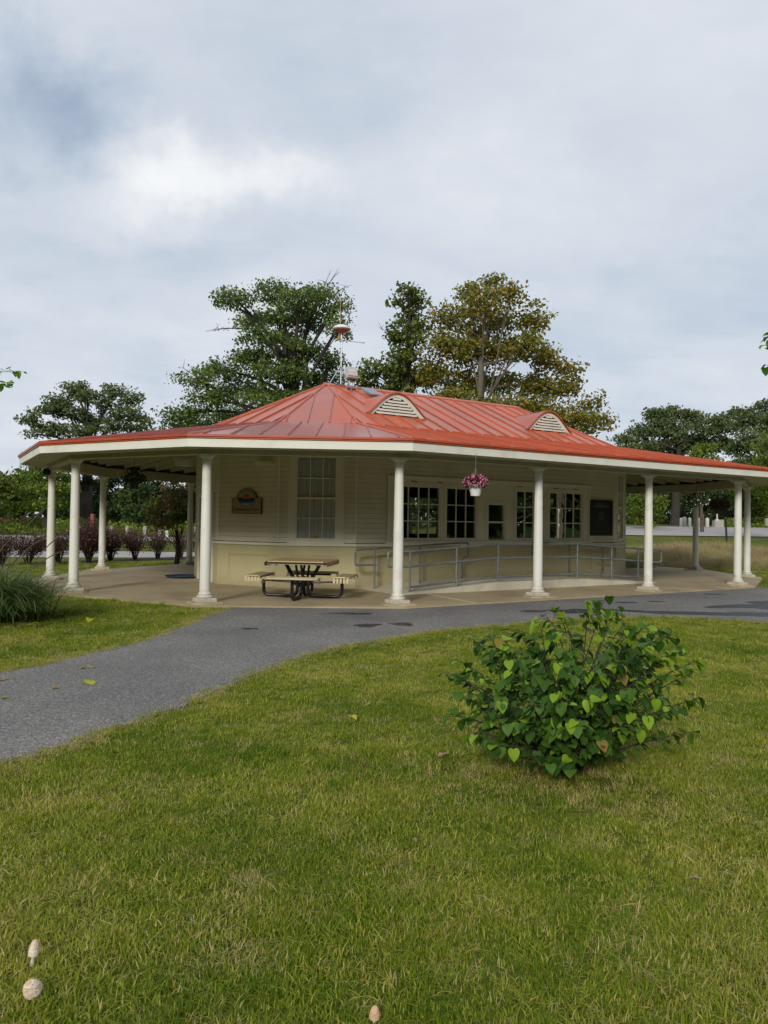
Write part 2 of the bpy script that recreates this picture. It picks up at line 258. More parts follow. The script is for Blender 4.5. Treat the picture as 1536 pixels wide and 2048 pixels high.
# ------------------------------------------------------------------ mesh helpers
ORG = {}
def lnk(name, me, parent=None, loc=None):
    o = bpy.data.objects.new(name, me); COL.objects.link(o)
    if parent is not None: o.parent = parent
    if loc is not None: o.location = loc
    ORG[o.name] = Vector(loc) if (loc is not None and parent is None) else (ORG.get(parent.name, Vector((0, 0, 0))) if parent is not None else Vector((0, 0, 0)))
    return o
def thing(name, label, cat, loc=(0, 0, 0), group=None):
    o = lnk(name, None, None, loc); o.empty_display_size = .2; o['label'] = label; o['category'] = cat
    if group: o['group'] = group
    return o
def tag(o, label=None, cat=None, group=None, kind=None):
    if label: o['label'] = label
    if cat: o['category'] = cat
    if group: o['group'] = group
    if kind: o['kind'] = kind
    return o
class MB:
    def __init__(s): s.v = []; s.f = []
    def quad(s, *p): b = len(s.v); s.v += [Vector(q) for q in p]; s.f.append(tuple(range(b, b+len(p))))
    def hexa(s, p):   # 8 corners: bottom 4, top 4
        b = len(s.v); s.v += [Vector(q) for q in p]
        for q in ((0, 3, 2, 1), (4, 5, 6, 7), (0, 1, 5, 4), (1, 2, 6, 5), (2, 3, 7, 6), (3, 0, 4, 7)): s.f.append(tuple(b+i for i in q))
    def box(s, c, sz, ax=None):
        c = Vector(c); X, Y, Z = ax or (Vector((1, 0, 0)), Vector((0, 1, 0)), Vector((0, 0, 1)))
        a, b_, d = sz[0]/2, sz[1]/2, sz[2]/2
        s.hexa([c-X*a-Y*b_-Z*d, c+X*a-Y*b_-Z*d, c+X*a+Y*b_-Z*d, c-X*a+Y*b_-Z*d, c-X*a-Y*b_+Z*d, c+X*a-Y*b_+Z*d, c+X*a+Y*b_+Z*d, c-X*a+Y*b_+Z*d])
    def fbox(s, F, a0, a1, z0, z1, o0, o1):
        s.hexa([F(a0, z0, o0), F(a1, z0, o0), F(a1, z0, o1), F(a0, z0, o1), F(a0, z1, o0), F(a1, z1, o0), F(a1, z1, o1), F(a0, z1, o1)])
    def prism(s, pts, h):   # pts list of 3D, extruded by vector h
        b = len(s.v); n = len(pts); h = Vector(h)
        s.v += [Vector(p) for p in pts] + [Vector(p)+h for p in pts]
        s.f.append(tuple(range(b+n-1, b-1, -1))); s.f.append(tuple(range(b+n, b+2*n)))
        for i in range(n): j = (i+1) % n; s.f.append((b+i, b+j, b+n+j, b+n+i))
    def tube(s, path, r, n=8, cap=True):
        path = [Vector(p) for p in path]; rr = r if isinstance(r, (list, tuple)) else [r]*len(path); b = len(s.v); prev = None
        for i, p in enumerate(path):
            d = (path[min(i+1, len(path)-1)]-path[max(i-1, 0)])
            d = d.normalized() if d.length > 1e-9 else Vector((0, 0, 1))
            if prev is None:
                u = d.cross(Vector((0, 0, 1)));  u = d.cross(Vector((1, 0, 0))) if u.length < .05 else u
            else: u = prev - d*prev.dot(d)
            u.normalize(); prev = u; w_ = d.cross(u)
            for k in range(n): a = 2*PI*k/n; s.v.append(p+(u*math.cos(a)+w_*math.sin(a))*rr[i])
        for i in range(len(path)-1):
            for k in range(n): j = (k+1) % n; s.f.append((b+i*n+k, b+i*n+j, b+(i+1)*n+j, b+(i+1)*n+k))
        if cap: s.f.append(tuple(b+k for k in range(n-1, -1, -1))); s.f.append(tuple(b+(len(path)-1)*n+k for k in range(n)))
    def lathe(s, prof, n=24, c=(0, 0, 0)):
        c = Vector(c); b = len(s.v)
        for r, z in prof:
            for k in range(n): a = 2*PI*k/n; s.v.append(c+Vector((r*math.cos(a), r*math.sin(a), z)))
        for i in range(len(prof)-1):
            for k in range(n): j = (k+1) % n; s.f.append((b+i*n+k, b+i*n+j, b+(i+1)*n+j, b+(i+1)*n+k))
        s.f.append(tuple(b+k for k in range(n-1, -1, -1))); s.f.append(tuple(b+(len(prof)-1)*n+k for k in range(n)))
    def mesh(s, name, m, smooth=False, org=Vector((0, 0, 0))):
        me = bpy.data.meshes.new(name); me.from_pydata([tuple(v-org) for v in s.v], [], s.f); me.materials.append(m)
        if smooth:
            me.polygons.foreach_set('use_smooth', [True]*len(me.polygons))
            try: me.set_sharp_from_angle(angle=R(38))
            except Exception: pass
        me.update(); return me
    def obj(s, name, m, parent=None, smooth=False, loc=None):
        org = ORG.get(parent.name, Vector((0, 0, 0))) if parent is not None else (Vector(loc) if loc is not None else Vector((0, 0, 0)))
        return lnk(name, s.mesh(name, m, smooth, org), parent, loc if parent is None else None)
def npmesh(name, V, F, m, v=None, smooth=False):
    me = bpy.data.meshes.new(name); V = np.asarray(V, np.float32); F = np.asarray(F, np.int32); k = F.shape[1]
    me.vertices.add(len(V)); me.vertices.foreach_set('co', V.ravel()); me.loops.add(F.size); me.loops.foreach_set('vertex_index', F.ravel())
    me.polygons.add(len(F)); me.polygons.foreach_set('loop_start', np.arange(0, F.size, k, dtype=np.int32))
    me.polygons.foreach_set('loop_total', np.full(len(F), k, np.int32))
    if v is not None: a = me.attributes.new('v', 'FLOAT', 'FACE'); a.data.foreach_set('value', np.asarray(v, np.float32))
    if smooth: me.polygons.foreach_set('use_smooth', np.ones(len(F), bool))
    me.materials.append(m); me.update(calc_edges=True); me.validate(); return me
def unit(v): return v/np.maximum(np.linalg.norm(v, axis=-1, keepdims=True), 1e-9)
def leafquads(P, size, flat=0., asp=.75):
    """random leaf-like quads (rhombus, slightly folded) at points P"""
    n = len(P); nrm = RNG.normal(size=(n, 3)); nrm[:, 2] = nrm[:, 2]*(1-flat)+flat*2*np.sign(nrm[:, 2]+.5); nrm = unit(nrm)
    t = unit(np.cross(nrm, RNG.normal(size=(n, 3)))); b = np.cross(nrm, t); s = (size*(.6+.8*RNG.random(n)))[:, None] if np.isscalar(size) else (size*(.6+.8*RNG.random(n)))[:, None]
    V = np.stack([P-t*s*.5, P+b*s*asp*.5+nrm*s*.08, P+t*s*.5, P-b*s*asp*.5+nrm*s*.08], 1).reshape(-1, 3)
    F = np.arange(4*n).reshape(n, 4); return V, F

# ------------------------------------------------------------------ building geometry
AX = R(31.577); e_ = Vector((math.cos(AX), math.sin(AX), 0)); n_ = Vector((math.sin(AX), -math.cos(AX), 0)); C0 = Vector((-3.097, 19.206, 0))
def P(u, v, z=0.): q = C0+e_*u-n_*v; return Vector((q.x, q.y, z))
LF = 10.47; W = 6.437; A1, W1, A2, W2 = 3.10, 4.74, 4.871, 1.713
SL = 3.49/2; SR = 8.53
def vert(k, si, side='L'):
    Rr = si/(2*math.sin(R(15))); t = R(15+30*k)
    return (SL-Rr*math.sin(t), -Rr*math.cos(t)) if side == 'L' else (SR+Rr*math.sin(t), -Rr*math.cos(t))
def ringpoly(si): return [vert(k, si) for k in range(6)]+[vert(5-k, si, 'R') for k in range(6)]
colpoly = [(0, -W), (-A1, -W1), (-A2, -W2), (-A2, W2), (-A1, W1), (0, W), (LF, W), (LF+A1, W1), (LF+A2, W2), (LF+A2, -W2), (LF+A1, -W1), (LF, -W)]
def offset(poly, d):
    n = len(poly); o = []; cx = sum(p[0] for p in poly)/n
    for i in range(n):
        A, B, D = [Vector(poly[(i+j) % n]) for j in (-1, 0, 1)]
        def nn(p, q):
            t = (q-p).normalized(); m_ = Vector((-t.y, t.x)); mid = (p+q)/2-Vector((cx, 0))
            return m_ if m_.dot(mid) > 0 else -m_
        n1_, n2_ = nn(A, B), nn(B, D); m_ = (n1_+n2_).normalized(); m_ = m_/m_.dot(n1_); q = B+m_*d; o.append((q.x, q.y))
    return o
EAVE = offset(colpoly, .71); RING = ringpoly(1.80); WALL = ringpoly(1.75)
ZE, ZR, ZT = 3.03, 3.78, 5.29

# ------------------------------------------------------------------ terrain
def sst(x, a, b): t = np.clip((x-a)/(b-a), 0, 1); return t*t*(3-2*t)
def terr(x, y):
    x = np.asarray(x, float); y = np.asarray(y, float)
    side = sst(x, 2, 16)
    h = np.interp(y, [0, 30, 44, 58, 70, 85, 120, 400], [0, 0, .35, .80, 1.40, 1.7, 2.0, 2.6])
    return h*side + (1-side)*np.interp(y, [0, 75, 120, 400], [0, 0, .3, 1.0])
def tz(x, y): return float(terr(x, y))
xs = np.concatenate([np.arange(-400, -60, 40), np.arange(-60, 62, 2.), np.arange(80, 420, 40)]); ys = np.concatenate([np.arange(-60, 0, 10), np.arange(0, 130, 2.), np.arange(150, 1200, 75)])
GX, GY = np.meshgrid(xs, ys); GZ = terr(GX, GY)-.012; V = np.stack([GX, GY, GZ], -1).reshape(-1, 3); nx = len(xs)
F = np.array([(j*nx+i, j*nx+i+1, (j+1)*nx+i+1, (j+1)*nx+i) for j in range(len(ys)-1) for i in range(nx-1)])
tag(lnk('lawn_ground', npmesh('lawn_ground', V, F, M['ground'], smooth=True)), kind='structure')

def smoothpath(pts, sub=8, jit=0., seed=1):
    rr = random.Random(seed); o = []; n = len(pts)
    for i in range(n-1):
        p0, p1, p2, p3 = [Vector(pts[min(max(i+j, 0), n-1)]) for j in (-1, 0, 1, 2)]
        for k in range(sub):
            t = k/sub; q = .5*((2*p1)+(-p0+p2)*t+(2*p0-5*p1+4*p2-p3)*t*t+(-p0+3*p1-3*p2+p3)*t**3)
            o.append((q.x+rr.uniform(-jit, jit), q.y+rr.uniform(-jit, jit)))
    o.append(tuple(pts[-1])); return o
pL = smoothpath([(-2.2, 14.2), (-2.78, 12.7), (-2.9, 11.0), (-3.17, 9.14), (-3.83, 7.43), (-5.2, 5.0), (-7.5, 2), (-9, -1)], 10, .05, 3)
pR = smoothpath([(-7, -2), (-4.6, 1.2), (-3.3, 3.2), (-2.38, 4.66), (-1.75, 6), (-1.1, 8.02), (-.6, 9.0), (-.03, 9.72), (.8, 10.65), (1.81, 11.4), (3.4, 12.35), (5.08, 12.65), (6.29, 12.09), (8, 11.3), (12, 10.6), (20, 10.5)], 10, .045, 4)
PATH = pL+pR+[(20, 17.5), (13, 18.2), (10.6, 18.5), (9.6, 19.3), (5, 18)]
PATIO = [tuple(P(*q)[:2]) for q in offset(colpoly, .42)]
def inpoly(x, y, poly):
    r_ = np.zeros(len(x), bool); n = len(poly); j = n-1
    for i in range(n):
        xi, yi = poly[i]; xj, yj = poly[j]
        c = ((yi > y) != (yj > y)) & (x < (xj-xi)*(y-yi)/(yj-yi+1e-12)+xi); r_ ^= c; j = i
    return r_
def sheet(name, poly, z, th, m, **k):
    mb = MB(); mb.prism([Vector((x, y, z-th)) for x, y in poly], (0, 0, th)); o = mb.obj(name, m); tag(o, kind='structure'); return o
sheet('asphalt_path', PATH, .004, .1, M['asphalt'])
# patio slab cut by joints into dodecagon fields
mb = MB(); mb.prism([Vector((x, y, -.12)) for x, y in PATIO], (0, 0, .15)); tag(mb.obj('patio_slab', M['concrete']), kind='structure')
ZP = .03
def ellipse(name, c, ax_, ay_, ang, z, m, seed, nn=36):
    rr = random.Random(seed); ph = [rr.uniform(0, 6.28) for _ in range(5)]; pts = []
    for k in range(nn):
        a = 2*PI*k/nn; r_ = 1+.22*math.sin(2*a+ph[0])+.16*math.sin(3*a+ph[1])+.12*math.sin(5*a+ph[2])+.10*math.sin(8*a+ph[3])+rr.uniform(-.05, .05)
        x, y = ax_*r_*math.cos(a), ay_*r_*math.sin(a); pts.append((c[0]+x*math.cos(ang)-y*math.sin(ang), c[1]+x*math.sin(ang)+y*math.cos(ang)))
    sheet(name, pts, z, .003, m)
for i, (x, y, a, b_, an) in enumerate(((8.3, 14.9, 1.9, .62, .25), (7.6, 13.1, 2.3, .45, -.1), (3.7, 13.35, .8, .28, .1), (-.22, 11.12, .20, .17, .1), (.30, 11.3, .19, .15, .2), (-.5, 12.5, .30, .13, .1), (2.7, 13.2, .3, .12, .4), (5.6, 15.2, .2, .08, .4), (-1.9, 10.6, .10, .08, 0), (7.6, 17.0, .3, .10, .4), (4.9, 14.9, .25, .09, .4))):
    ellipse('damp_patch', (x, y), a, b_, an, .008, M['wet'], i+20)
a_, b_ = P(1.68, -4.92), P(1.51, -6.84); d = (b_-a_).normalized(); q = Vector((-d.y, d.x, 0))*.035
sheet('painted_line', [tuple((p)[:2]) for p in (a_-q, b_-q, b_+q, a_+q)], ZP+.004, .003, M['paintline'])
# far paved surfaces (draped on the terrain)
def drape(name, poly2, z, m, nu=30, kind='structure'):
    A, B, Cc, D = [Vector(p) for p in poly2]; mb = MB(); nv = 6
    idx = {}
    for i in range(nu+1):
        for j in range(nv+1):
            s, t = i/nu, j/nv; p = (A*(1-s)+B*s)*(1-t)+(D*(1-s)+Cc*s)*t; idx[i, j] = len(mb.v); mb.v.append(Vector((p.x, p.y, tz(p.x, p.y)+z)))
    for i in range(nu):
        for j in range(nv): mb.f.append((idx[i, j], idx[i+1, j], idx[i+1, j+1], idx[i, j+1]))
    tag(mb.obj(name, m), kind=kind)
drape('parking_lot', [(-60, 17.5), (-2, 31), (-2, 62), (-60, 58)], .0, M['lot'])
drape('grass_island', [(-17.5, 34.5), (-3, 34.5), (-3, 52), (-22, 50)], .02, M['ground'])
drape('far_road', [(4, 55), (80, 60), (80, 72), (4, 70)], .05, M['lot'], 60)

# ------------------------------------------------------------------ the building
BLD = thing('concession_building', 'low cream building with wraparound colonnade and red standing seam metal roof', 'building', P(LF/2, 0, 0))
def wframe(A, B, cen):
    A = P(*A); B = P(*B); d = (B-A).normalized(); nr = Vector((-d.y, d.x, 0)); c = P(*cen)
    if nr.dot((A+B)/2-c) < 0: nr = -nr
    return (lambda a, z, o: A+d*a+nr*o+Vector((0, 0, z))), (B-A).length
CEN = ((SL+SR)/2, 0)
def rects_minus(a0, a1, z0, z1, holes):
    """cells of the rectangle not covered by the holes"""
    A = sorted({a0, a1, *[min(max(h[i], a0), a1) for h in holes for i in (0, 1)]}); Z = sorted({z0, z1, *[min(max(h[i], z0), z1) for h in holes for i in (2, 3)]}); o = []
    for j in range(len(Z)-1):
        run = None
        for i in range(len(A)-1):
            ca, cz = (A[i]+A[i+1])/2, (Z[j]+Z[j+1])/2
            if any(h[0] < ca < h[1] and h[2] < cz < h[3] for h in holes):
                if run: o.append((*run, Z[j], Z[j+1])); run = None
            else: run = (run[0], A[i+1]) if run else (A[i], A[i+1])
        if run: o.append((*run, Z[j], Z[j+1]))
    return o
def window(F, a0, a1, z0, z1, cols, rows, parent, fr=.05, mid=None, name='window', depth=.03):
    mb = MB(); bw = fr
    for q in ((a0, a1, z0-bw, z0), (a0, a1, z1, z1+bw), (a0-bw, a0, z0-bw, z1+bw), (a1, a1+bw, z0-bw, z1+bw)): mb.fbox(F, *q, -.06, depth)
    if mid: mb.fbox(F, a0, a1, mid-.025, mid+.025, -.045, depth-.012)
    wo = mb.obj(name, M['casing'], parent)
    ca = [a0+(a1-a0)*i/cols for i in range(cols+1)]; rz = [z0+(z1-z0)*j/rows for j in range(rows+1)]
    for i in range(1, cols): m2 = MB(); m2.fbox(F, ca[i]-.011, ca[i]+.011, z0, z1, -.035, .004); m2.obj('muntin', M['trim'], wo)
    for j in range(1, rows):
        if mid and abs(rz[j]-mid) < .06: continue
        m2 = MB(); m2.fbox(F, a0, a1, rz[j]-.011, rz[j]+.011, -.033, .006); m2.obj('muntin', M['trim'], wo)
    for i in range(cols):
        for j in range(rows):
            m2 = MB(); tl = random.uniform(-.0015, .0015); m2.quad(F(ca[i], rz[j], -.015), F(ca[i+1], rz[j], -.015+tl), F(ca[i+1], rz[j+1], -.015-tl), F(ca[i], rz[j+1], -.015)); m2.obj('pane', M['glass'], wo)
    return wo
ZC = 3.58
def wall(i, holes=(), flat=(), panels=()):
    A, B = WALL[i], WALL[(i+1) % 12]; F, ln = wframe(A, B, CEN)
    mb = MB()
    for r_ in rects_minus(0, ln, 0, 1.0, [h for h in holes if h[2] < .5]): mb.fbox(F, *r_, -.14, -.012)
    for r_ in rects_minus(0, ln, 1.0, ZC, holes): mb.fbox(F, *r_, -.14, -.012)
    wl = mb.obj('wall', M['inner'], BLD)
    # lap siding, board by board
    z = 1.06; k = 0
    while z < ZC-.02:
        z1 = min(z+.115, ZC)
        for a0, a1, q0, q1 in rects_minus(0, ln, z, z1, [(h[0]-.001, h[1]+.001, z-1, z1+1) for h in list(holes)+list(flat) if h[2] < (z+z1)/2 < h[3]]):
            m2 = MB(); m2.hexa([F(a0, q0, -.012), F(a1, q0, -.012), F(a1, q0, .024), F(a0, q0, .024), F(a0, q1-.005, -.012), F(a1, q1-.005, -.012), F(a1, q1-.005, .002), F(a0, q1-.005, .002)]); m2.obj('siding_board', M['siding'], wl)
        z = z1; k += 1
    # flat casing fields
    for h in flat:
        m2 = MB()
        for r_ in rects_minus(h[0], h[1], h[2], h[3], holes): m2.fbox(F, *r_, -.012, .024)
        m2.obj('casing_panel', M['casing'], wl)
    # corner boards
    for q in ((-.008, .022), (ln-.022, ln+.008)): m2 = MB(); m2.fbox(F, *q, 1.06, ZC, -.012, .026); m2.obj('corner_board', M['siding'], wl)
    # wainscot
    m2 = MB(); dn = [h for h in holes if h[2] < .5]
    for r_ in rects_minus(-.01, ln+.01, 0, .985, list(panels)+dn): m2.fbox(F, *r_, -.012, .035)
    for p in panels:
        m2.fbox(F, *p, -.012, .021); m2.fbox(F, p[0], p[1], p[3]-.02, p[3], .021, .041); 
    if dn:
        for r_ in rects_minus(-.01, ln+.01, 0, .985, dn): m3 = MB(); m3.fbox(F, *r_, -.012, .035); m3.obj('wainscot', M['wain'], wl)
    else: m2.obj('wainscot', M['wain'], wl)
    for r_ in rects_minus(-.02, ln+.02, .985, 1.045, dn): m2 = MB(); m2.fbox(F, *r_, -.01, .070); m2.obj('ledge', M['casing'], wl)
    return F, ln, wl
# faces: index 0 = big window face, 1 = sign face, 2 = door face, 5 = back, 10 = right end's first face, 11 = front
bigw = (.43, 1.37, 1.16, 2.99)
F0, l0, w0 = wall(0, [bigw], [(.27, 1.54, 1.06, 3.12)], [(.40, 1.45, .29, .77)])
window(F0, .47, 1.33, 1.16, 2.99, 3, 4, BLD, .04, 2.075)
F1, l1, w1 = wall(1, [], [], [(.29, 1.40, .29, .77)])
F2, l2, w2 = wall(2, [(.42, 1.36, 0, 2.1)], [(.32, 1.46, 1.06, 2.2)])
for i in (3, 4, 6, 7, 8, 9): wall(i)
F5, l5, w5 = wall(5, [(5.72, 6.95, 1.16, 2.4)], [(5.5, 7.15, 1.06, 2.55)])
window(F5, 5.72, 6.95, 1.16, 2.4, 3, 3, BLD)
F10, l10, w10 = wall(10, [(.38, 1.32, 1.16, 2.99)], [(.25, 1.45, 1.06, 3.12)])
window(F10, .42, 1.28, 1.16, 2.99, 3, 4, BLD, .04, 2.075)
# front: frame runs from the right corner to the left one -> convert u
uR, uL = WALL[11][0], WALL[0][0]
def fu(u): return uR-u
def H(u0, u1, z0, z1): return (fu(u1), fu(u0), z0, z1)
fw_ = [(1.98, 3.23, 1.15, 2.43), (3.40, 4.37, 1.15, 2.43), (4.72, 5.30, 1.11, 2.06), (5.67, 6.64, 1.15, 2.43), (6.85, 8.14, 1.15, 2.43)]
F11, l11, w11 = wall(11, [H(*q) for q in fw_], [H(1.72, 8.40, 1.06, 2.60)], [H(1.47, 2.96, .30, .78), H(3.64, 5.05, .30, .79), H(5.35, 6.6, .30, .79), H(6.93, 8.5, .30, .79)])
for q, c, r_ in zip(fw_, (4, 3, 1, 3, 4), (3, 3, 2, 3, 3)):
    h = H(*q); window(F11, h[0]+.03, h[1]-.03, h[2]+.03, h[3]-.03, c, r_, BLD, .035, (h[2]+h[3])/2 if r_ == 2 else None, name='service_window' if r_ == 2 else 'window')
m2 = MB()      # casing mouldings on the front
for q in fw_:
    h = H(*q); a0, a1, z0, z1 = h
    for r_ in ((a0-.07, a0-.015, z0-.03, z1+.03), (a1+.015, a1+.07, z0-.03, z1+.03), (a0-.07, a1+.07, z1+.03, z1+.075)): m2.fbox(F11, *r_, .024, .038)
h = H(1.72, 8.40, 1.06, 2.60); m2.fbox(F11, h[0]-.04, h[1]+.04, 2.60, 2.66, .0, .065); m2.fbox(F11, h[0]-.02, h[0]+.05, 1.06, 2.60, .024, .045); m2.fbox(F11, h[1]-.05, h[1]+.02, 1.06, 2.60, .024, .045)
m2.fbox(F11, h[0]-.08, h[1]+.08, 1.045, 1.10, .0, .085)
m2.obj('window_casing', M['casing'], BLD)
for u in (2.45, 3.2, 5.8, 7.1, 7.85):
    m2 = MB(); m2.fbox(F11, fu(u)-.07, fu(u)+.07, 2.525, 2.54, .024, .04); m2.obj('track_slot', M['black'], BLD)
m2 = MB()
for q in ((.33, .43, 1.10, 3.03), (1.37, 1.47, 1.10, 3.03), (.33, 1.47, 3.03, 3.12), (.25, 1.55, 1.045, 1.10)): m2.fbox(F0, *q, .024, .045 if q[2] > 1.05 else .08)
m2.obj('window_casing', M['casing'], BLD)
# the tall window's white blind, door, inside of the room
mb = MB()
for k in range(9): a = .47+.86*k/9; mb.hexa([F0(a+.002, 1.16, -.055), F0(a+.094, 1.16, -.048), F0(a+.094, 1.16, -.044), F0(a+.002, 1.16, -.051), F0(a+.002, 2.99, -.055), F0(a+.094, 2.99, -.048), F0(a+.094, 2.99, -.044), F0(a+.002, 2.99, -.051)])
mb.obj('blind', M['blind'], BLD)
mb = MB(); mb.fbox(F0, .86, .98, 1.165, 1.215, -.042, -.018); tag(mb.obj('yellow_cup', M['yellow']), 'small yellow thing on the sill of the tall blind-covered window', 'cup')
mb = MB(); mb.fbox(F2, .46, 1.32, .04, 2.06, -.08, -.02); dr = mb.obj('door', M['casing'], BLD)
m2 = MB(); m2.tube([F2(.54, 1.0, -.02), F2(.54, 1.0, .05), F2(.66, 1.0, .05)], .014, 8); m2.fbox(F2, .50, .58, .95, 1.12, -.02, -.005); m2.obj('handle', M['black'], dr)
for z in (.25, 1.75): m2 = MB(); m2.tube([F2(.47, z, .0), F2(.47, z+.1, .0)], .014, 8); m2.obj('hinge', M['black'], dr)
m2 = MB()
for q in ((.33, .42, .04, 2.2), (1.36, 1.45, .04, 2.2), (.42, 1.36, 2.1, 2.2)): m2.fbox(F2, *q, .024, .06)
m2.obj('door_frame', M['casing'], BLD)
ins = offset(WALL, -.3)
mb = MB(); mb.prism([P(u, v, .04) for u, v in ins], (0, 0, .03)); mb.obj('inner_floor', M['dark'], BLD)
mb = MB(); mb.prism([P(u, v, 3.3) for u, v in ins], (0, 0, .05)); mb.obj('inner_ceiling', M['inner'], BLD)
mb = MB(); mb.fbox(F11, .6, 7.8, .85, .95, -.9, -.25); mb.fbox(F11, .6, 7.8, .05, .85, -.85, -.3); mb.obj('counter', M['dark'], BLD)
# inside partition put in to block the far windows so panes stay dark
mb = MB(); mb.hexa([P(5.3, -1.2, .05), P(11.5, -1.2, .05), P(11.5, -1.05, .05), P(5.3, -1.05, .05), P(5.3, -1.2, 3.3), P(11.5, -1.2, 3.3), P(11.5, -1.05, 3.3), P(5.3, -1.05, 3.3)]); mb.obj('added_partition', M['dark'], BLD)

# ---- roof: decks, panels, ribs, rafters
roof_mb = MB()
def clip(poly, x0, x1):
    def half(pl, s, c):
        o = []
        for i in range(len(pl)):
            a, b_ = pl[i], pl[(i+1) % len(pl)]; da, db = s*(a[0]-c), s*(b_[0]-c)
            if da >= 0: o.append(a)
            if (da >= 0) != (db >= 0): t = da/(da-db); o.append((a[0]+(b_[0]-a[0])*t, a[1]+(b_[1]-a[1])*t))
        return o
    p = half(poly, 1, x0); return half(p, -1, x1) if p else p
class Facet:
    def __init__(s, A, B, up, za, zb):
        s.A = P(*A); s.B = P(*B); s.d = (s.B-s.A).normalized(); mid = (s.A+s.B)/2; s.mid = mid
        ups = [P(*q) for q in up]; cen = sum(ups, Vector())/len(ups); s.y = Vector((-s.d.y, s.d.x, 0))
        if s.y.dot(cen-mid) < 0: s.y = -s.y
        s.poly = [(q-mid).dot(s.d) for q in (s.A, s.B)]; s.poly = [(s.poly[0], 0), (s.poly[1], 0)]+[((q-mid).dot(s.d), (q-mid).dot(s.y)) for q in ups]
        ym = sum(p[1] for p in s.poly[2:])/len(ups); s.za = za; s.sl = (zb-za)/ym; s.ym = ym
        s.nrm = Vector((0, 0, 1))-s.y*s.sl; s.nrm.normalize()
    def p(s, x, y, h=0): q = s.mid+s.d*x+s.y*y; q = Vector((q.x, q.y, s.za+s.sl*y)); return q+s.nrm*h
    def yr(s, x):
        q = clip(s.poly, x-1e-4, x+1e-4); return (min(a[1] for a in q), max(a[1] for a in q)) if len(q) > 2 else None
lower = []; upper = []
AP = [(SL, 0)]*6+[(SR, 0)]*6
for i in range(12):
    j = (i+1) % 12
    lower.append(Facet(EAVE[i], EAVE[j], [RING[j], RING[i]], ZE, ZR))
    up_ = [AP[i]] if AP[i] == AP[j] else [AP[j], AP[i]]
    upper.append(Facet(RING[i], RING[j], up_, ZR, ZT))
for f in lower+upper:
    roof_mb.prism([f.p(x, y, -.05) for x, y in f.poly], f.nrm*.045)
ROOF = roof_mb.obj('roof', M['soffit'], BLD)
def panels(f, m, SP=.49, rib=.036, phase=.5):
    xs_ = [q[0] for q in f.poly]; x0, x1 = min(xs_), max(xs_); n0 = math.floor(x0/SP-phase); n1 = math.ceil(x1/SP-phase)
    for k in range(n0, n1+1):
        a, b_ = max((k+phase)*SP, x0), min((k+1+phase)*SP, x1)
        if b_-a < .03: continue
        pl = clip(f.poly, a, b_)
        if len(pl) < 3: continue
        mb = MB(); mb.prism([f.p(x, y, -.004) for x, y in pl], f.nrm*.009)
        if (k+phase)*SP > x0+.02:
            yy = f.yr(a)
            if yy and yy[1]-yy[0] > .05:
                for dx in (0,):
                    mb.hexa([f.p(a-.011, yy[0], .004), f.p(a+.011, yy[0], .004), f.p(a+.011, yy[1], .004), f.p(a-.011, yy[1], .004), f.p(a-.009, yy[0], rib), f.p(a+.009, yy[0], rib), f.p(a+.009, yy[1], rib), f.p(a-.009, yy[1], rib)])
        mb.obj('roof_panel', m, ROOF)
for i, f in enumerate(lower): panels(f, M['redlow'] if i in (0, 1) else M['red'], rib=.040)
for f in upper: panels(f, M['red'])
def cap(pts, w_=.05, h=.03, m='red', nm='hip_cap'):
    mb = MB(); mb.tube([Vector(p)+Vector((0, 0, .012)) for p in pts], .028, 6); mb.obj(nm, M[m], ROOF, True)
for i in range(12):
    cap([P(*EAVE[i], ZE), P(*RING[i], ZR)]); cap([P(*RING[i], ZR), P(*AP[i], ZT)])
mb = MB(); a, b_ = P(SL-.1, 0, ZT-.02), P(SR+.1, 0, ZT-.02)
for s in (1, -1): mb.hexa([a-n_*0+Vector((0, 0, .03)), b_+Vector((0, 0, .03)), b_-n_*s*.16+Vector((0, 0, -.045)), a-n_*s*.16+Vector((0, 0, -.045)), a+Vector((0, 0, .055)), b_+Vector((0, 0, .055)), b_-n_*s*.16+Vector((0, 0, -.02)), a-n_*s*.16+Vector((0, 0, -.02))])
mb.obj('ridge_cap', M['red'], ROOF)
# fascia, edge metal, soffit, beam
def band(polyA, polyB, z0, z1, name, m, parent):
    for i in range(12):
        j = (i+1) % 12; mb = MB()
        mb.hexa([P(*polyA[i], z0), P(*polyA[j], z0), P(*polyB[j], z0), P(*polyB[i], z0), P(*polyA[i], z1), P(*polyA[j], z1), P(*polyB[j], z1), P(*polyB[i], z1)]); mb.obj(name, m, parent)
E1 = offset(colpoly, .71); E2 = offset(colpoly, .67)
band(E1, E2, 2.822, 2.972, 'fascia_board', M['trim'], ROOF)
band(offset(colpoly, .735), E2, 2.974, 3.000, 'drip_edge', M['redtrim'], ROOF)
band(offset(colpoly, .755), offset(colpoly, .69), 3.000, 3.040, 'eave_edge', M['redtrim'], ROOF)
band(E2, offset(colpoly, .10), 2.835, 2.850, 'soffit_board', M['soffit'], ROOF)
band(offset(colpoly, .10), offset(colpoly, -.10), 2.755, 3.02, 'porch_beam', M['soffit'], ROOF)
band(offset(colpoly, -.10), offset(colpoly, -.13), 2.80, 2.99, 'beam_trim', M['rafter'], ROOF)
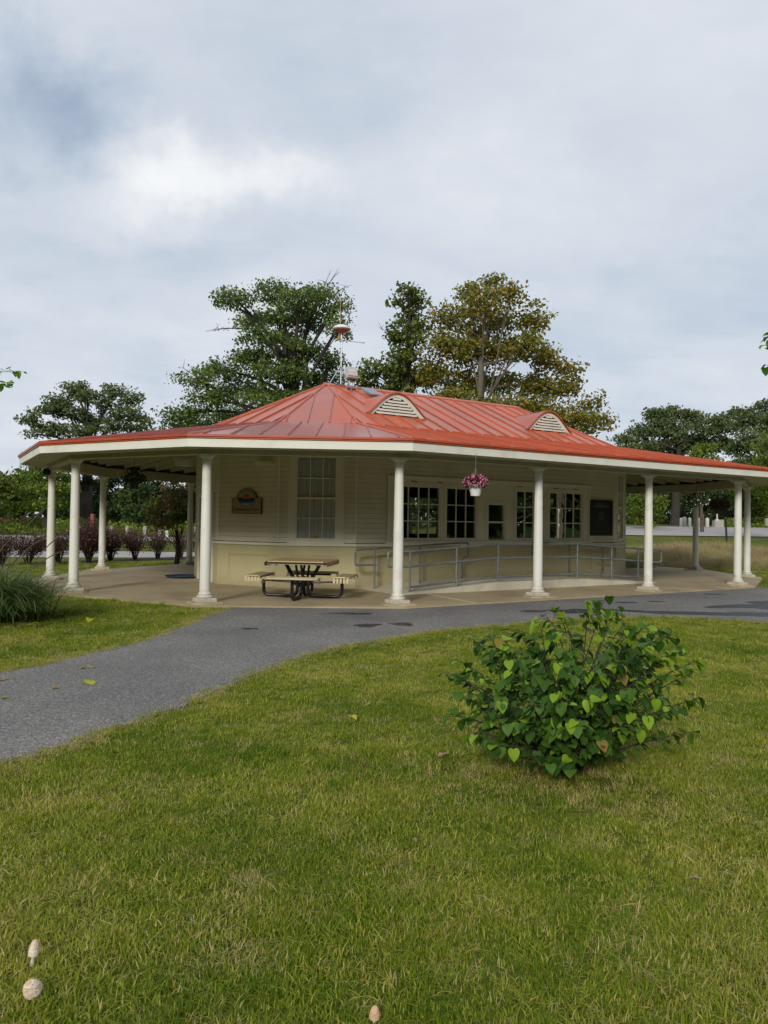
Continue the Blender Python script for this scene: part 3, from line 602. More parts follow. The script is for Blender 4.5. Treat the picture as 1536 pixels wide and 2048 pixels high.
for i, f in enumerate(lower):
    ln = (f.B-f.A).length; k = int(ln/2/.61)
    for j in range(-k, k+1):
        x = j*.61; yy = f.yr(x)
        if not yy or yy[1] < 1.3: continue
        mb = MB(); y0, y1 = .95, yy[1]-.02
        mb.hexa([f.p(x-.022, y0, -.19), f.p(x+.022, y0, -.19), f.p(x+.022, y1, -.19), f.p(x-.022, y1, -.19), f.p(x-.022, y0, -.052), f.p(x+.022, y0, -.052), f.p(x+.022, y1, -.052), f.p(x-.022, y1, -.052)])
        mb.obj('rafter', M['rafter'], ROOF)
# ---- eyebrow dormers with louvres
def dormer(uc):
    hw, zb, ht, v0 = .88, 4.19, .58, -2.42
    prof = lambda t: ht*(0.5+0.5*math.cos(PI*t))**.62
    n = 28; ts = [-1+2*i/n for i in range(n+1)]
    mb = MB(); vb = -.9; idx = []
    for v_, dz in ((v0-.075, -.012), (v0-.075, .030), (vb, .030)):
        row = []
        for t in ts: row.append(len(mb.v)); mb.v.append(P(uc+hw*t, v_, zb+prof(t)+dz))
        idx.append(row)
    for r_ in range(2):
        for i in range(n): mb.f.append((idx[r_][i], idx[r_][i+1], idx[r_+1][i+1], idx[r_+1][i]))
    do = mb.obj('dormer', M['red'], BLD, True)
    inn = lambda t: max(prof(t)*.87-.03, 0)
    mb = MB()   # cream trim band between roof edge and louvre opening
    for i in range(n):
        t0, t1 = ts[i], ts[i+1]; s0, s1 = .86*t0, .86*t1
        g0 = inn(t0) if abs(t0) < .98 else 0; g1 = inn(t1) if abs(t1) < .98 else 0
        o0, o1 = max(prof(t0)-.004, 0), max(prof(t1)-.004, 0)
        mb.hexa([P(uc+hw*s0, v0-.02, zb+g0), P(uc+hw*s1, v0-.02, zb+g1), P(uc+hw*s1, v0+.02, zb+g1), P(uc+hw*s0, v0+.02, zb+g0),
                 P(uc+hw*t0, v0-.02, zb+o0), P(uc+hw*t1, v0-.02, zb+o1), P(uc+hw*t1, v0+.02, zb+o1), P(uc+hw*t0, v0+.02, zb+o0)])
    mb.obj('arch_trim', M['trim'], do)
    mb = MB(); mb.prism([P(uc+hw*.86*t, v0+.05, zb+inn(t)+.01) for t in ts], -n_*.02); mb.obj('vent_backing', M['dark'], do)
    zz = zb+.03
    while zz < zb+ht*.87-.06:
        # half width of the opening at this height
        w_ = max([abs(t)*.86*hw for t in ts if inn(t) > zz-zb+.045] or [0])
        if w_ > .04:
            mb = MB(); mb.hexa([P(uc-w_, v0-.045, zz), P(uc+w_, v0-.045, zz), P(uc+w_, v0+.03, zz+.035), P(uc-w_, v0+.03, zz+.035), P(uc-w_, v0-.045, zz+.044), P(uc+w_, v0-.045, zz+.044), P(uc+w_, v0+.03, zz+.068), P(uc-w_, v0+.03, zz+.068)]); mb.obj('louvre', M['trim'], do)
        zz += .074
    mb = MB(); mb.hexa([P(uc-hw-.02, v0-.07, zb-.045), P(uc+hw+.02, v0-.07, zb-.045), P(uc+hw+.02, v0+.05, zb-.045), P(uc-hw-.02, v0+.05, zb-.045), P(uc-hw-.02, v0-.07, zb-.002), P(uc+hw+.02, v0-.07, zb-.002), P(uc+hw+.02, v0+.05, zb-.002), P(uc-hw-.02, v0+.05, zb-.002)]); mb.obj('sill', M['redtrim'], do)
dormer(2.47); dormer(7.63)
# lights and fixtures on the building
mb = MB(); mb.fbox(F1, .17, .57, 2.83, 2.90, .02, .16); mb.obj('wall_light', M['siding'], BLD)

# ---- columns
cm = {}
def colmeshes():
    mb = MB(); z = ZP+.03; mb.box((0, 0, z+.025), (.345, .345, .05)); mb.box((0, 0, z+.058), (.325, .325, .016)); cm['plinth'] = mb.mesh('plinth', M['column'])
    mb = MB(); r0 = z+.066; mb.lathe([(.140, r0), (.150, r0+.012), (.150, r0+.032), (.138, r0+.045), (.120, r0+.050), (.118, r0+.058), (.126, r0+.066), (.126, r0+.080), (.110, r0+.090), (.100, r0+.115)], 28); cm['base'] = mb.mesh('base', M['column'], True)
    z0, z1 = r0+.115, 2.60; pr = [(.098-.017*(t**1.7), z0+(z1-z0)*t) for t in [i/12 for i in range(13)]]
    mb = MB(); mb.lathe(pr, 28); cm['shaft'] = mb.mesh('shaft', M['column'], True)
    mb = MB(); mb.lathe([(.085, 2.60), (.093, 2.607), (.093, 2.618), (.085, 2.626), (.085, 2.665), (.094, 2.675), (.112, 2.692), (.120, 2.705), (.120, 2.712)], 28); mb.box((0, 0, 2.733), (.255, .255, .040)); cm['capital'] = mb.mesh('capital', M['column'], True)
colmeshes()
def footing(rr):
    mb = MB(); pts = []
    for k in range(16): a = 2*PI*k/16; q = max(abs(math.cos(a)), abs(math.sin(a))); r_ = rr.uniform(.24, .30)/q*(.9 if q < .8 else 1); pts.append(Vector((r_*math.cos(a), r_*math.sin(a), 0)))
    n = 16; b = 0; mb.v = [Vector((p.x*1.12, p.y*1.12, 0)) for p in pts]+[Vector((p.x, p.y, ZP+.03)) for p in pts]
    mb.f = [tuple(range(n, 2*n))]+[(i, (i+1) % n, n+(i+1) % n, n+i) for i in range(n)]; return mb.mesh('footing', M['concrete'])
cols = [((0, -W), 'cream column on the front corner beside the ramp handrail, right of the picnic table'), ((-A1, -W1), 'cream column just left of the picnic table, in front of the door'),
        ((-A2, -W2), 'cream column nearest the ornamental grass clump, left of the picnic table'), ((-A2, W2), 'leftmost cream column, right behind the ornamental grass clump'),
        ((-A1, W1), 'cream column at the back left, in front of the dense purple hedge shrub'), ((0, W), 'cream column at the back left beside the small dogwood tree'),
        ((LF/3, -W), 'cream column in front of the middle of the ramp, right of the pink flower basket'), ((LF*2/3, -W), 'cream column at the right end of the ramp handrail, beside the black letter board'),
        ((LF, -W), 'cream column on the right front corner, nearer of the close pair at the right'), ((LF+A1, -W1), 'rightmost cream column, farther of the close pair at the right'),
        ((LF+A2, -W2), 'cream column behind the white flower basket, in front of the tan meadow'), ((LF+A2, W2), 'cream column at the far back right, hidden behind the building'),
        ((LF+A1, W1), 'cream column behind the building at its far right corner'), ((LF, W), 'cream column behind the building, right one of the back row'),
        ((LF/3, W), 'cream column behind the building, left one of the back row'), ((LF*2/3, W), 'cream column behind the building, middle one of the back row')]
for i, ((u, v), lb) in enumerate(cols):
    t = thing('porch_column', lb, 'column', P(u, v, 0), 'round columns holding up the porch roof'); rr = random.Random(i+5)
    q = lnk('footing', footing(rr), t); q.rotation_euler.z = AX
    for k in ('plinth', 'base', 'shaft', 'capital'):
        q = lnk(k, cm[k], t); q.rotation_euler.z = (AX+rr.uniform(-.02, .02)) if k in ('plinth', 'capital') else rr.uniform(0, 6)

# ---- ramp
RT = thing('access_ramp', 'raised concrete wheelchair ramp along the front wall', 'ramp', P(4.9, -4.0, 0))
prof = [(.95, ZP+.004), (3.65, .205), (6.30, .205), (9.2, ZP+.004)]
VI, VO = WALL[0][1]-.036, -4.86
for (u0, z0), (u1, z1) in zip(prof[:-1], prof[1:]):
    mb = MB(); mb.hexa([P(u0, VI, .0), P(u1, VI, .0), P(u1, VO, .0), P(u0, VO, .0), P(u0, VI, z0), P(u1, VI, z1), P(u1, VO, z1), P(u0, VO, z0)]); mb.obj('ramp_section', M['concrete_lt'], RT)
for (u0, z0), (u1, z1) in zip(prof[:-1], prof[1:]):
    for k in range(2):
        ua, ub = u0+(u1-u0)*k/2+.003, u0+(u1-u0)*(k+1)/2-.003; za, zb_ = [z0+(z1-z0)*(x-u0)/(u1-u0) for x in (ua, ub)]
        mb = MB(); mb.hexa([P(ua, VO, .0), P(ub, VO, .0), P(ub, VO-.09, .0), P(ua, VO-.09, .0), P(ua, VO, za+.012), P(ub, VO, zb_+.012), P(ub, VO-.09, zb_+.012), P(ua, VO-.09, za+.012)]); mb.obj('ramp_kerb', M['concrete_lt'], RT)
def rz(u): return float(np.interp(u, [p[0] for p in prof], [p[1] for p in prof]))
def bend(pts, r=.06, n=5):
    o = [Vector(pts[0])]
    for i in range(1, len(pts)-1):
        a, b_, c = Vector(pts[i-1]), Vector(pts[i]), Vector(pts[i+1]); d0 = (a-b_); d1 = (c-b_); rr_ = min(r, d0.length*.45, d1.length*.45); p0 = b_+d0.normalized()*rr_; p1 = b_+d1.normalized()*rr_
        for k in range(n+1): t = k/n; o.append(p0*(1-t)**2+b_*2*t*(1-t)+p1*t*t)
    o.append(Vector(pts[-1])); return o
# outer rail
VR = -4.80
HR = thing('handrail', 'galvanised three-bar handrail on the outer edge of the ramp', 'handrail', P(4.9, VR, 0), 'galvanised ramp handrails')
def zt(u, h): return rz(min(max(u, 1.3), 8.9))+h
top = [(u, zt(u, .87)) for u in (1.36, 3.65, 6.30, 8.9)]
loopL = [P(1.36, VR, zt(1.36, .87)), P(.80, VR, zt(1.36, .87)-.0), P(.80, VR, zt(1.36, .87)-.32), P(1.36, VR, zt(1.36, .87)-.32)]
loopR = [P(8.9, VR, zt(8.9, .87)), P(9.55, VR, zt(8.9, .87)-.03), P(9.55, VR, zt(8.9, .87)-.36), P(8.9, VR, zt(8.9, .87)-.34)]
mb = MB(); mb.tube(bend(list(reversed(loopL))[:3]+[P(1.36, VR, zt(1.36, .87))]+[P(u, VR, z) for u, z in top[1:]]+loopR[1:], .07), .026, 10); mb.obj('rail_bar', M['galv'], HR, True)
mb = MB(); mb.tube([P(1.36, VR, zt(1.36, .55)), *[P(u, VR, zt(u, .55)) for u in (3.65, 6.30, 8.9)]], .024, 10); mb.obj('rail_bar', M['galv'], HR, True)
mb = MB(); mb.tube([P(1.40, VR, zt(1.36, .09)+.02), *[P(u, VR, zt(u, .12)) for u in (3.65, 6.30, 8.6)]], .024, 10); mb.obj('rail_bar', M['galv'], HR, True)
for u in (1.36, 2.60, 3.80, 5.05, 6.36, 7.60, 8.62):
    mb = MB(); mb.tube([P(u, VR, rz(u)-.0), P(u, VR, zt(u, .865))], .026, 10); mb.tube([P(u, VR, rz(u)), P(u, VR, rz(u)+.012)], .045, 12); mb.obj('rail_post', M['galv'], HR, True)
# inner rails, two stretches
VQ = -3.62
def inner(us, ul, ur, lb, dropR, dropL):
    h = thing('handrail', lb, 'handrail', P((ul+ur)/2, VQ, 0), 'galvanised ramp handrails'); rs = sorted({ul, ur, *[u for u in (3.65, 6.30) if ul < u < ur]})
    pts = [P(u, VQ, zt(u, .865)) for u in rs]
    if dropL == 'loop': pts = [P(ul+.55, VQ, zt(ul+.55, .865)-.34), P(ul, VQ, zt(ul, .865)-.34)]+pts
    else: pts = [P(ul, VQ, zt(ul, .865)-.34), P(ul, VQ, zt(ul, .865)-.02)]+pts[0:]
    if dropR == 'loop': pts = pts+[P(ur, VQ, zt(ur, .865)-.34), P(ur-.6, VQ, zt(ur-.6, .865)-.34)]
    else: pts = pts+[P(ur, VQ, zt(ur, .865)-.33), P(ur-.18, VQ, zt(ur, .865)-.36), P(ur-.18, VQ, rz(ur))]
    mb = MB(); mb.tube(bend(pts, .06), .024, 10); mb.obj('rail_bar', M['galv'], h, True)
    for u in us: mb = MB(); mb.tube([P(u, VQ, rz(u)), P(u, VQ, zt(u, .86))], .025, 10); mb.obj('rail_post', M['galv'], h, True)
inner((1.18, 2.42), .68, 3.85, 'short galvanised handrail by the wall on the left slope of the ramp', 'drop', 'loop')
inner((7.30, 8.60), 5.95, 9.1, 'short galvanised handrail by the wall on the right slope of the ramp', 'loop', 'drop')

# ---- picnic table
TB = thing('picnic_table', 'square tan and black steel picnic table with four attached seats on the patio', 'table', (-1.60, 14.75, ZP))
def rot(a): c, s = math.cos(a), math.sin(a); return lambda x, y, z: Vector((x*c-y*s, x*s+y*c, z))
I3 = lambda x, y, z: Vector((x, y, z))
O3 = Vector((0, 0, 0))
def addpart(name, mb, m, parent, smooth=False):
    o = lnk(name, mb.mesh(name, M[m], smooth), parent); return o
# top: slatted surface with rolled edge
top = MB(); hs = .58; n = 10
def roundsq(r, hs_, z, m=6):
    o = []
    for cx_, cy_, a0 in ((hs_-r, hs_-r, 0), (-hs_+r, hs_-r, PI/2), (-hs_+r, -hs_+r, PI), (hs_-r, -hs_+r, 1.5*PI)):
        for k in range(m+1): a = a0+PI/2*k/m; o.append(Vector((cx_+r*math.cos(a), cy_+r*math.sin(a), z)))
    return o
tt = None
mb = MB()
for s_ in (-1, 1): mb.box((0, s_*.575, .715), (1.10, .03, .06)); mb.box((s_*.56, 0, .70), (.03, 1.12, .045))
tt = addpart('table_top', mb, 'tan', TB)
for k in range(17):
    yy = -.56+.07*k; mb = MB(); w_ = .0325; pts = [(-.606, .655), (-.620, .695), (-.608, .735), (-.575, .752), (.575, .752), (.608, .735), (.620, .695), (.606, .655)]
    for (xa, za), (xb, zb_) in zip(pts[:-1], pts[1:]): mb.hexa([I3(xa, yy-w_, za-.006), I3(xb, yy-w_, zb_-.006), I3(xb, yy+w_, zb_-.006), I3(xa, yy+w_, za-.006), I3(xa, yy-w_, za), I3(xb, yy-w_, zb_), I3(xb, yy+w_, zb_), I3(xa, yy+w_, za)])
    addpart('slat', mb, 'tantop', tt)
mb = MB(); mb.box((0, -.594, .712), (1.15, .006, .035)); mb.box((0, .594, .712), (1.15, .006, .035)); addpart('edge_channel', mb, 'black', TB)
mb = MB()
for s in (-1, 1): mb.tube([(-.56, s*.40, .70), (.56, s*.40, .70)], .016, 8); mb.tube([(s*.40, -.56, .68), (s*.40, .56, .68)], .016, 8)
addpart('top_brace', mb, 'black', TB, True)
for k in range(4):
    f = rot(k*PI/2)
    mb = MB(); mb.tube([f(.80, 0, .40), f(.80, 0, .12)] and bend([f(.80, .0, .41), f(.80, .0, .035), f(.12, .0, .035), f(.09, .0, .42)], .13, 7), .033, 10); addpart('leg', mb, 'black', TB, True)
    mb = MB(); mb.tube([f(.10, .05, .22), f(.36, .05, .69)], .025, 8); mb.tube([f(.10, -.05, .22), f(.36, -.05, .69)], .025, 8); addpart('top_support', mb, 'black', TB, True)
    mb = MB(); mb.tube([f(.80, -.40, .405), f(.80, .40, .405)], .018, 8); mb.tube([f(.70, -.33, .415), f(.98, -.33, .415)], .014, 8); mb.tube([f(.70, .33, .415), f(.98, .33, .415)], .014, 8); mb.tube([f(.80, 0, .33), f(.12, 0, .30)], .018, 8); addpart('seat_bracket', mb, 'black', TB, True)
    st = None
    mb = MB(); xi, xo, hl = .735, 1.015, .52     # frame ring of the seat
    mb.tube([f(xi, -hl+.06, .445), f(xi+.02, -hl, .45), f(xo-.05, -hl, .45), f(xo, -hl+.07, .44), f(xo, hl-.07, .44), f(xo-.05, hl, .45), f(xi+.02, hl, .45), f(xi, hl-.06, .445), f(xi, -hl+.06, .445)], .017, 8); st = addpart('seat', mb, 'tan', TB, True)
    for q in range(5):
        xx = xi+.012+(xo-xi-.024)*q/4; w_ = .021; pts = [(-hl-.016, .350), (-hl-.012, .405), (-hl+.015, .445), (-hl+.07, .463), (hl-.07, .463), (hl-.015, .445), (hl+.012, .405), (hl+.016, .350)]
        mb = MB()
        for (ya, za), (yb, zb_) in zip(pts[:-1], pts[1:]): mb.hexa([f(xx-w_, ya, za-.006), f(xx+w_, ya, za-.006), f(xx+w_, yb, zb_-.006), f(xx-w_, yb, zb_-.006), f(xx-w_, ya, za), f(xx+w_, ya, za), f(xx+w_, yb, zb_), f(xx-w_, yb, zb_)])
        addpart('slat', mb, 'tan', st)
TB.rotation_euler.z = R(-8)

# ---- text helper
def text(body, size, F, a, z, o, m, parent, name='lettering', align='CENTER', sx=1.):
    cu = bpy.data.curves.new(name, 'FONT'); cu.body = body; cu.size = size; cu.align_x = align; cu.align_y = 'CENTER'; cu.extrude = .002; cu.resolution_u = 3
    ob = bpy.data.objects.new('tmp', cu); COL.objects.link(ob); dg = bpy.context.evaluated_depsgraph_get(); me = bpy.data.meshes.new_from_object(ob.evaluated_get(dg)); bpy.data.objects.remove(ob)
    org = ORG.get(parent.name, Vector()); d = (F(1, 0, 0)-F(0, 0, 0)); nr = (F(0, 0, 1)-F(0, 0, 0))
    rgt = nr.cross(Vector((0, 0, 1))) * -1
    sg = 1 if rgt.dot(d) > 0 else -1
    c = F(a, z, o)
    for v_ in me.vertices: p = v_.co.copy(); w_ = c+rgt*(p.x*sx)+Vector((0, 0, p.y))+nr*p.z; v_.co = w_-org
    me.materials.clear(); me.materials.append(M[m]); me.name = name
    return lnk(name, me, parent)
def oval(F, ca, cz, ra, rzz, o0, o1, n=40, z0=None, z1=None):
    mb = MB(); pts = []
    for k in range(n):
        a = 2*PI*k/n; x, z = ra*math.cos(a), rzz*math.sin(a)
        pts.append((ca+x, min(max(cz+z, z0 if z0 is not None else -9), z1 if z1 is not None else 99)))
    mb.prism([F(x, z, o0) for x, z in pts], F(0, 0, o1)-F(0, 0, o0)); return mb
# ---- wall sign
SG = thing('wall_sign', 'tan arched wall sign with oval sunset emblem and CONCESSION STAND lettering', 'sign', F1(.89, 1.70, .03))
ca, zb = .89, 1.70
outl = [(-.44, 0), (.44, 0), (.44, .36), (.30, .36)]+[(.30*math.cos(a), .36+.225*math.sin(a)) for a in [PI*k/20 for k in range(1, 20)]]+[(-.30, .36), (-.44, .36)]
mb = MB(); mb.prism([F1(ca+x, zb+z, .022) for x, z in outl], F1(0, 0, .03)-F1(0, 0, 0)); mb.obj('sign_border', M['brown'], SG)
mb = MB(); mb.prism([F1(ca+x*.95, zb+.014+z*.955, .052) for x, z in outl], F1(0, 0, .005)-F1(0, 0, 0)); mb.obj('sign_board', M['signtan'], SG)
ez = zb+.355
oval(F1, ca, ez, .245, .185, .057, .060).obj('emblem_rim', M['brown'], SG); oval(F1, ca, ez, .232, .172, .060, .063).obj('emblem_sky', M['sblue'], SG)
oval(F1, ca, ez-.03, .15, .185, .063, .065, z0=ez-.045).obj('emblem_sun', M['sorange'], SG)
oval(F1, ca, ez, .228, .168, .065, .067, z1=ez-.045, z0=ez-.11).obj('emblem_water', M['swater'], SG)
mb = MB()
for k in range(14): a = ca-.215+.43*k/13; hh = .02+.035*abs((k-6.5)/6.5)+.012*(k % 3); mb.fbox(F1, a-.014, a+.014, ez-.06, ez-.045+hh, .065, .069)
mb.obj('emblem_trees', M['sdark'], SG)
mb = MB(); zz_ = ez+.055
for s in (-1, 1): mb.prism([F1(ca, zz_-.012, .066), F1(ca+s*.03, zz_+.028, .066), F1(ca+s*.075, zz_+.04, .066), F1(ca+s*.04, zz_+.008, .066), F1(ca+s*.01, zz_-.03, .066)], F1(0, 0, .004)-F1(0, 0, 0))
mb.obj('emblem_bird', M['black'], SG)
text('C', .125, F1, ca+.375, zb+.095, .058, 'brown', SG); text('ONCESSION', .088, F1, ca+.115, zb+.090, .058, 'brown', SG, sx=.86); text('S', .125, F1, ca-.165, zb+.095, .058, 'brown', SG); text('TAND', .088, F1, ca-.295, zb+.090, .058, 'brown', SG, sx=.86)
# ---- letter board
Fb = F11
LBc = fu(8.845); LB = thing('letter_board', 'tall black letter board with faint white lines hung right of the service windows', 'sign', F11(LBc, 1.31, .03))
mb = MB(); mb.fbox(F11, LBc-.43, LBc+.43, 1.27, 2.24, .022, .055); mb.obj('board', M['board'], LB)
mb = MB()
for q in ((LBc-.45, LBc-.415, 1.25, 2.26), (LBc+.415, LBc+.45, 1.25, 2.26), (LBc-.415, LBc+.415, 1.25, 1.285), (LBc-.415, LBc+.415, 2.225, 2.26)): mb.fbox(F11, *q, .022, .070)
mb.obj('frame', M['black'], LB)
text('WELCOME TO THE', .042, F11, LBc, 2.150, .056, 'dimwhite', LB); text('CONCESSION STAND', .072, F11, LBc, 2.075, .056, 'dimwhite', LB, sx=.9)
text('CUP &', .07, F11, LBc, 1.88, .056, 'dimwhite', LB); text('GLASS', .06, F11, LBc+.01, 1.80, .056, 'dimwhite', LB); text('SODAS', .07, F11, LBc, 1.725, .056, 'dimwhite', LB)
# things in the front windows
HS = thing('hanging_strip', 'pale printed strip with yellow weight hanging inside the leftmost front window', 'strip', F11(fu(2.62), 1.2, -.08))
for z0, z1, m in ((1.95, 2.0, 'bluewhite'), (1.55, 1.93, 'bluewhite'), (1.42, 1.50, 'bluewhite')): mb = MB(); mb.fbox(F11, fu(2.62)-.03, fu(2.62)+.03, z0, z1, -.085, -.075); mb.obj('strip', M[m], HS)
mb = MB(); mb.fbox(F11, fu(2.62)-.016, fu(2.62)+.016, 1.76, 1.86, -.074, -.070); mb.obj('print', M['navy'], HS)
mb = MB(); mb.tube([F11(fu(2.62), 1.98, -.08), F11(fu(2.62), 1.3, -.08)], .004, 5); mb.obj('cord', M['white'], HS)
mb = MB(); mb.fbox(F11, fu(2.62)-.04, fu(2.62)+.04, 1.24, 1.35, -.09, -.06); mb.obj('weight', M['yellow'], HS)
for u, lb in ((3.55, 'small yellow thing on the sill of the second front window'), (6.98, 'small yellow thing on the sill of the rightmost front window')):
    mb = MB(); c = F11(fu(u), 1.18, -.09); mb.lathe([(.030, 0), (.038, .07), (.040, .075)], 12, c); tag(mb.obj('yellow_cup', dict(M)['yellow'], None, True), lb, 'cup', 'yellow things on the window sills')

# ---- rooftop mast
MT = thing('weather_mast', 'metal sensor mast with white dome and grey box on the roof ridge', 'mast', P(2.18, 0, ZT))
mz = ZT
mb = MB(); mb.tube([P(2.18, 0, mz-.1), P(2.18, 0, 6.80)], .022, 10); mb.obj('pole', M['alu'], MT, True)
c = P(2.17, 0, 0)
mb = MB(); mb.lathe([(.02, 6.98), (.05, 6.975), (.13, 6.955), (.20, 6.92), (.245, 6.87), (.245, 6.855)], 28, c); mb.obj('dome', M['plastwhite'], MT, True)
mb = MB(); mb.lathe([(.24, 6.853), (.235, 6.82), (.17, 6.80), (.12, 6.76), (.05, 6.73), (.035, 6.70)], 28, c); mb.obj('dome_underside', M['pinkish'], MT, True)
for s in (-1, 1): mb = MB(); mb.lathe([(.01, 6.72), (.028, 6.73), (.028, 6.77), (.01, 6.79)], 10, c+e_*.19*s); mb.obj('sensor', M['black'], MT, True)
mb = MB(); mb.tube([P(2.13, 0, 6.97), P(2.13, 0, 7.66)], .007, 6); mb.obj('antenna', M['tan'], MT)
mb = MB(); mb.tube([P(2.18, 0, 6.545), P(2.72, -.25, 6.50)], .008, 6); mb.tube([P(2.70, -.25, 6.50), P(2.76, -.27, 6.498)], .013, 6); mb.obj('cross_arm', M['galv'], MT)
mb = MB(); mb.lathe([(.02, 6.52), (.045, 6.54), (.045, 6.62), (.02, 6.66)], 12, P(2.08, -.04, 0)); mb.obj('anemometer', M['fallen2'], MT, True)
for (u, v), q in (((1.80, -.02), 0), ((2.25, -.55), 1), ((2.4, .6), 1)):
    mb = MB(); mb.tube([P(2.16, 0, 5.82), P(u, v, ZT-.449*abs(v))], .014, 8); mb.obj('brace', M['galv' if q else 'alu'], MT, True)
mb = MB(); mb.tube([P(1.98, -.01, 5.56), P(2.2, -.01, 5.56)], .010, 6); mb.obj('tie', M['tan'], MT)
bx = P(2.38, -.22, 0); axs = (e_, n_, Vector((0, 0, 1))); tl = R(14); yy_ = n_*math.cos(tl)+Vector((0, 0, 1))*math.sin(tl); zz2 = Vector((0, 0, 1))*math.cos(tl)-n_*math.sin(tl); axs = (e_, yy_, zz2)
mb = MB(); mb.box(bx+Vector((0, 0, 5.62)), (.30, .17, .30), axs); bo = mb.obj('control_box', M['greybox'], MT)
mb = MB(); mb.box(bx+Vector((0, 0, 5.62))+yy_*.0875-zz2*.115, (.31, .006, .03), axs); mb.box(bx+Vector((0, 0, 5.62))-zz2*.165, (.26, .14, .03), axs); mb.obj('box_base', M['pinkish'], bo)
mb = MB(); mb.box(bx+Vector((0, 0, 5.62))+yy_*.0865+zz2*.05, (.16, .003, .045), axs); mb.obj('label_plate', M['white'], bo)
mb = MB()
for k in range(5): mb.tube([bx+Vector((0, 0, 5.48))+e_*(.03*k-.06), bx+Vector((0, 0, 5.40))+e_*(.05*k-.02)+n_*.05, P(2.3+.10*k, -.18-.05*(k % 2), 5.25)], .006, 5)
mb.obj('cables', M['black'], MT)
mb = MB(); mb.box(P(2.35, -.30, ZT-.10), (.25, .10, .03), (e_, n_, Vector((0, 0, 1)))); mb.box(P(2.1, -.1, ZT+.0), (.3, .05, .03), (e_, n_, Vector((0, 0, 1)))); mb.obj('foot_plate', M['galv'], MT)
fr_ = [f for i, f in enumerate(upper) if i == 11][0]
SP_ = thing('solar_panel', 'small solar panel lying on the roof slope between sensor mast and dormer', 'solar panel', P(2.80, -.62, ZT-.27))
fx = fr_.d if fr_.d.dot(e_) > 0 else -fr_.d; fy = (fr_.p(0, 1)-fr_.p(0, 0)).normalized(); fn = fr_.nrm
pc = P(2.78, -.62, ZT-.449*.62)+fn*.09
mb = MB(); mb.box(pc, (.36, .62, .03), (fx, fy, fn)); mb.obj('frame', M['alu'], SP_)
mb = MB(); mb.box(pc+fn*.0165, (.31, .57, .003), (fx, fy, fn)); mb.obj('cell_sheet', M['solar'], SP_)

# ---- hanging baskets
def basket(x, y, Y, zt_, r, label, pot, fm, fl=None, nl=500, nf=160, hook='galv', droop=.4, sz=.045):
    c = at(x, y, Y); t = thing('hanging_basket', label, 'flower basket', c, 'flower baskets hanging under the porch roof')
    if pot: mb = MB(); mb.lathe([(.085, c.z-.22), (.11, c.z-.10), (.135, c.z-.02), (.14, c.z-.01)], 20, (c.x, c.y, 0)); mb.obj('pot', M[pot], t, True)
    mb = MB()
    for k in range(3): a = k*2.094+.4; mb.tube([Vector((c.x+.13*math.cos(a), c.y+.13*math.sin(a), c.z-.02)), Vector((c.x, c.y, c.z+.30))], .004, 5)
    mb.tube([Vector((c.x, c.y, c.z+.30)), Vector((c.x, c.y, zt_))], .005, 5); mb.obj('hanger', M[hook], t)
    dirs = unit(RNG.normal(size=(nl, 3))); dirs[:, 2] = np.where(dirs[:, 2] < 0, dirs[:, 2]*droop, dirs[:, 2]*.8)
    Pn = np.array([c.x, c.y, c.z])-np.array(c)+dirs*r*(.45+.6*RNG.random((nl, 1)))
    V, F = leafquads(Pn, sz); lnk('foliage', npmesh('foliage', V, F, M[fm], RNG.random(nl)), t)
    if fl:
        dirs = unit(RNG.normal(size=(nf, 3))); dirs[:, 2] = np.where(dirs[:, 2] < 0, dirs[:, 2]*droop*.8, dirs[:, 2]*.8); Pn = dirs*r*(.95+.15*RNG.random((nf, 1)))
        V, F = leafquads(Pn, sz*1.05, asp=.95); lnk('flowers', npmesh('flowers', V, F, M[fl], RNG.random(nf)), t)
basket(951, 968, 13.6, 2.84, .22, 'white pot of pink flowers hanging in front of the service windows', 'plastwhite', 'coleus', 'pink', 700, 260, sz=.038)
basket(268, 958, 16.0, 2.95, .27, 'dark green basket hanging under the porch, left of the picnic table', 'black', 'basketgreen', None, 700, hook='black')
basket(1392, 1003, 18.6, 2.95, .31, 'trailing basket with white flowers hanging at the right end of the porch', None, 'basketgreen', 'petal', 650, 40, sz=.05)
basket(1437, 1012, 20.5, 3.0, .30, 'dark red leaved basket right of the white flower basket', 'black', 'coleus', None, 600)
basket(170, 965, 18.0, 2.95, .24, 'dark basket with reddish leaves hanging between two left columns', 'black', 'basketgreen', None, 500)
mb = MB(); c = at(93, 944, 17.9); mb.lathe([(.02, -.09), (.08, -.07), (.10, 0), (.08, .06), (.03, .09)], 16, c); tag(mb.obj('porch_speaker', M['black'], None, True), 'small dark round fixture under the beam by the leftmost column', 'fixture')
mb = MB(); c = at(367, 927, 17.2); mb.box(c, (.34, .26, .10)); mb.box(c+Vector((0, 0, .07)), (.4, .3, .03)); tag(mb.obj('ceiling_fixture', M['greybox']), 'grey box light fixed to the porch rafters left of the door', 'light')
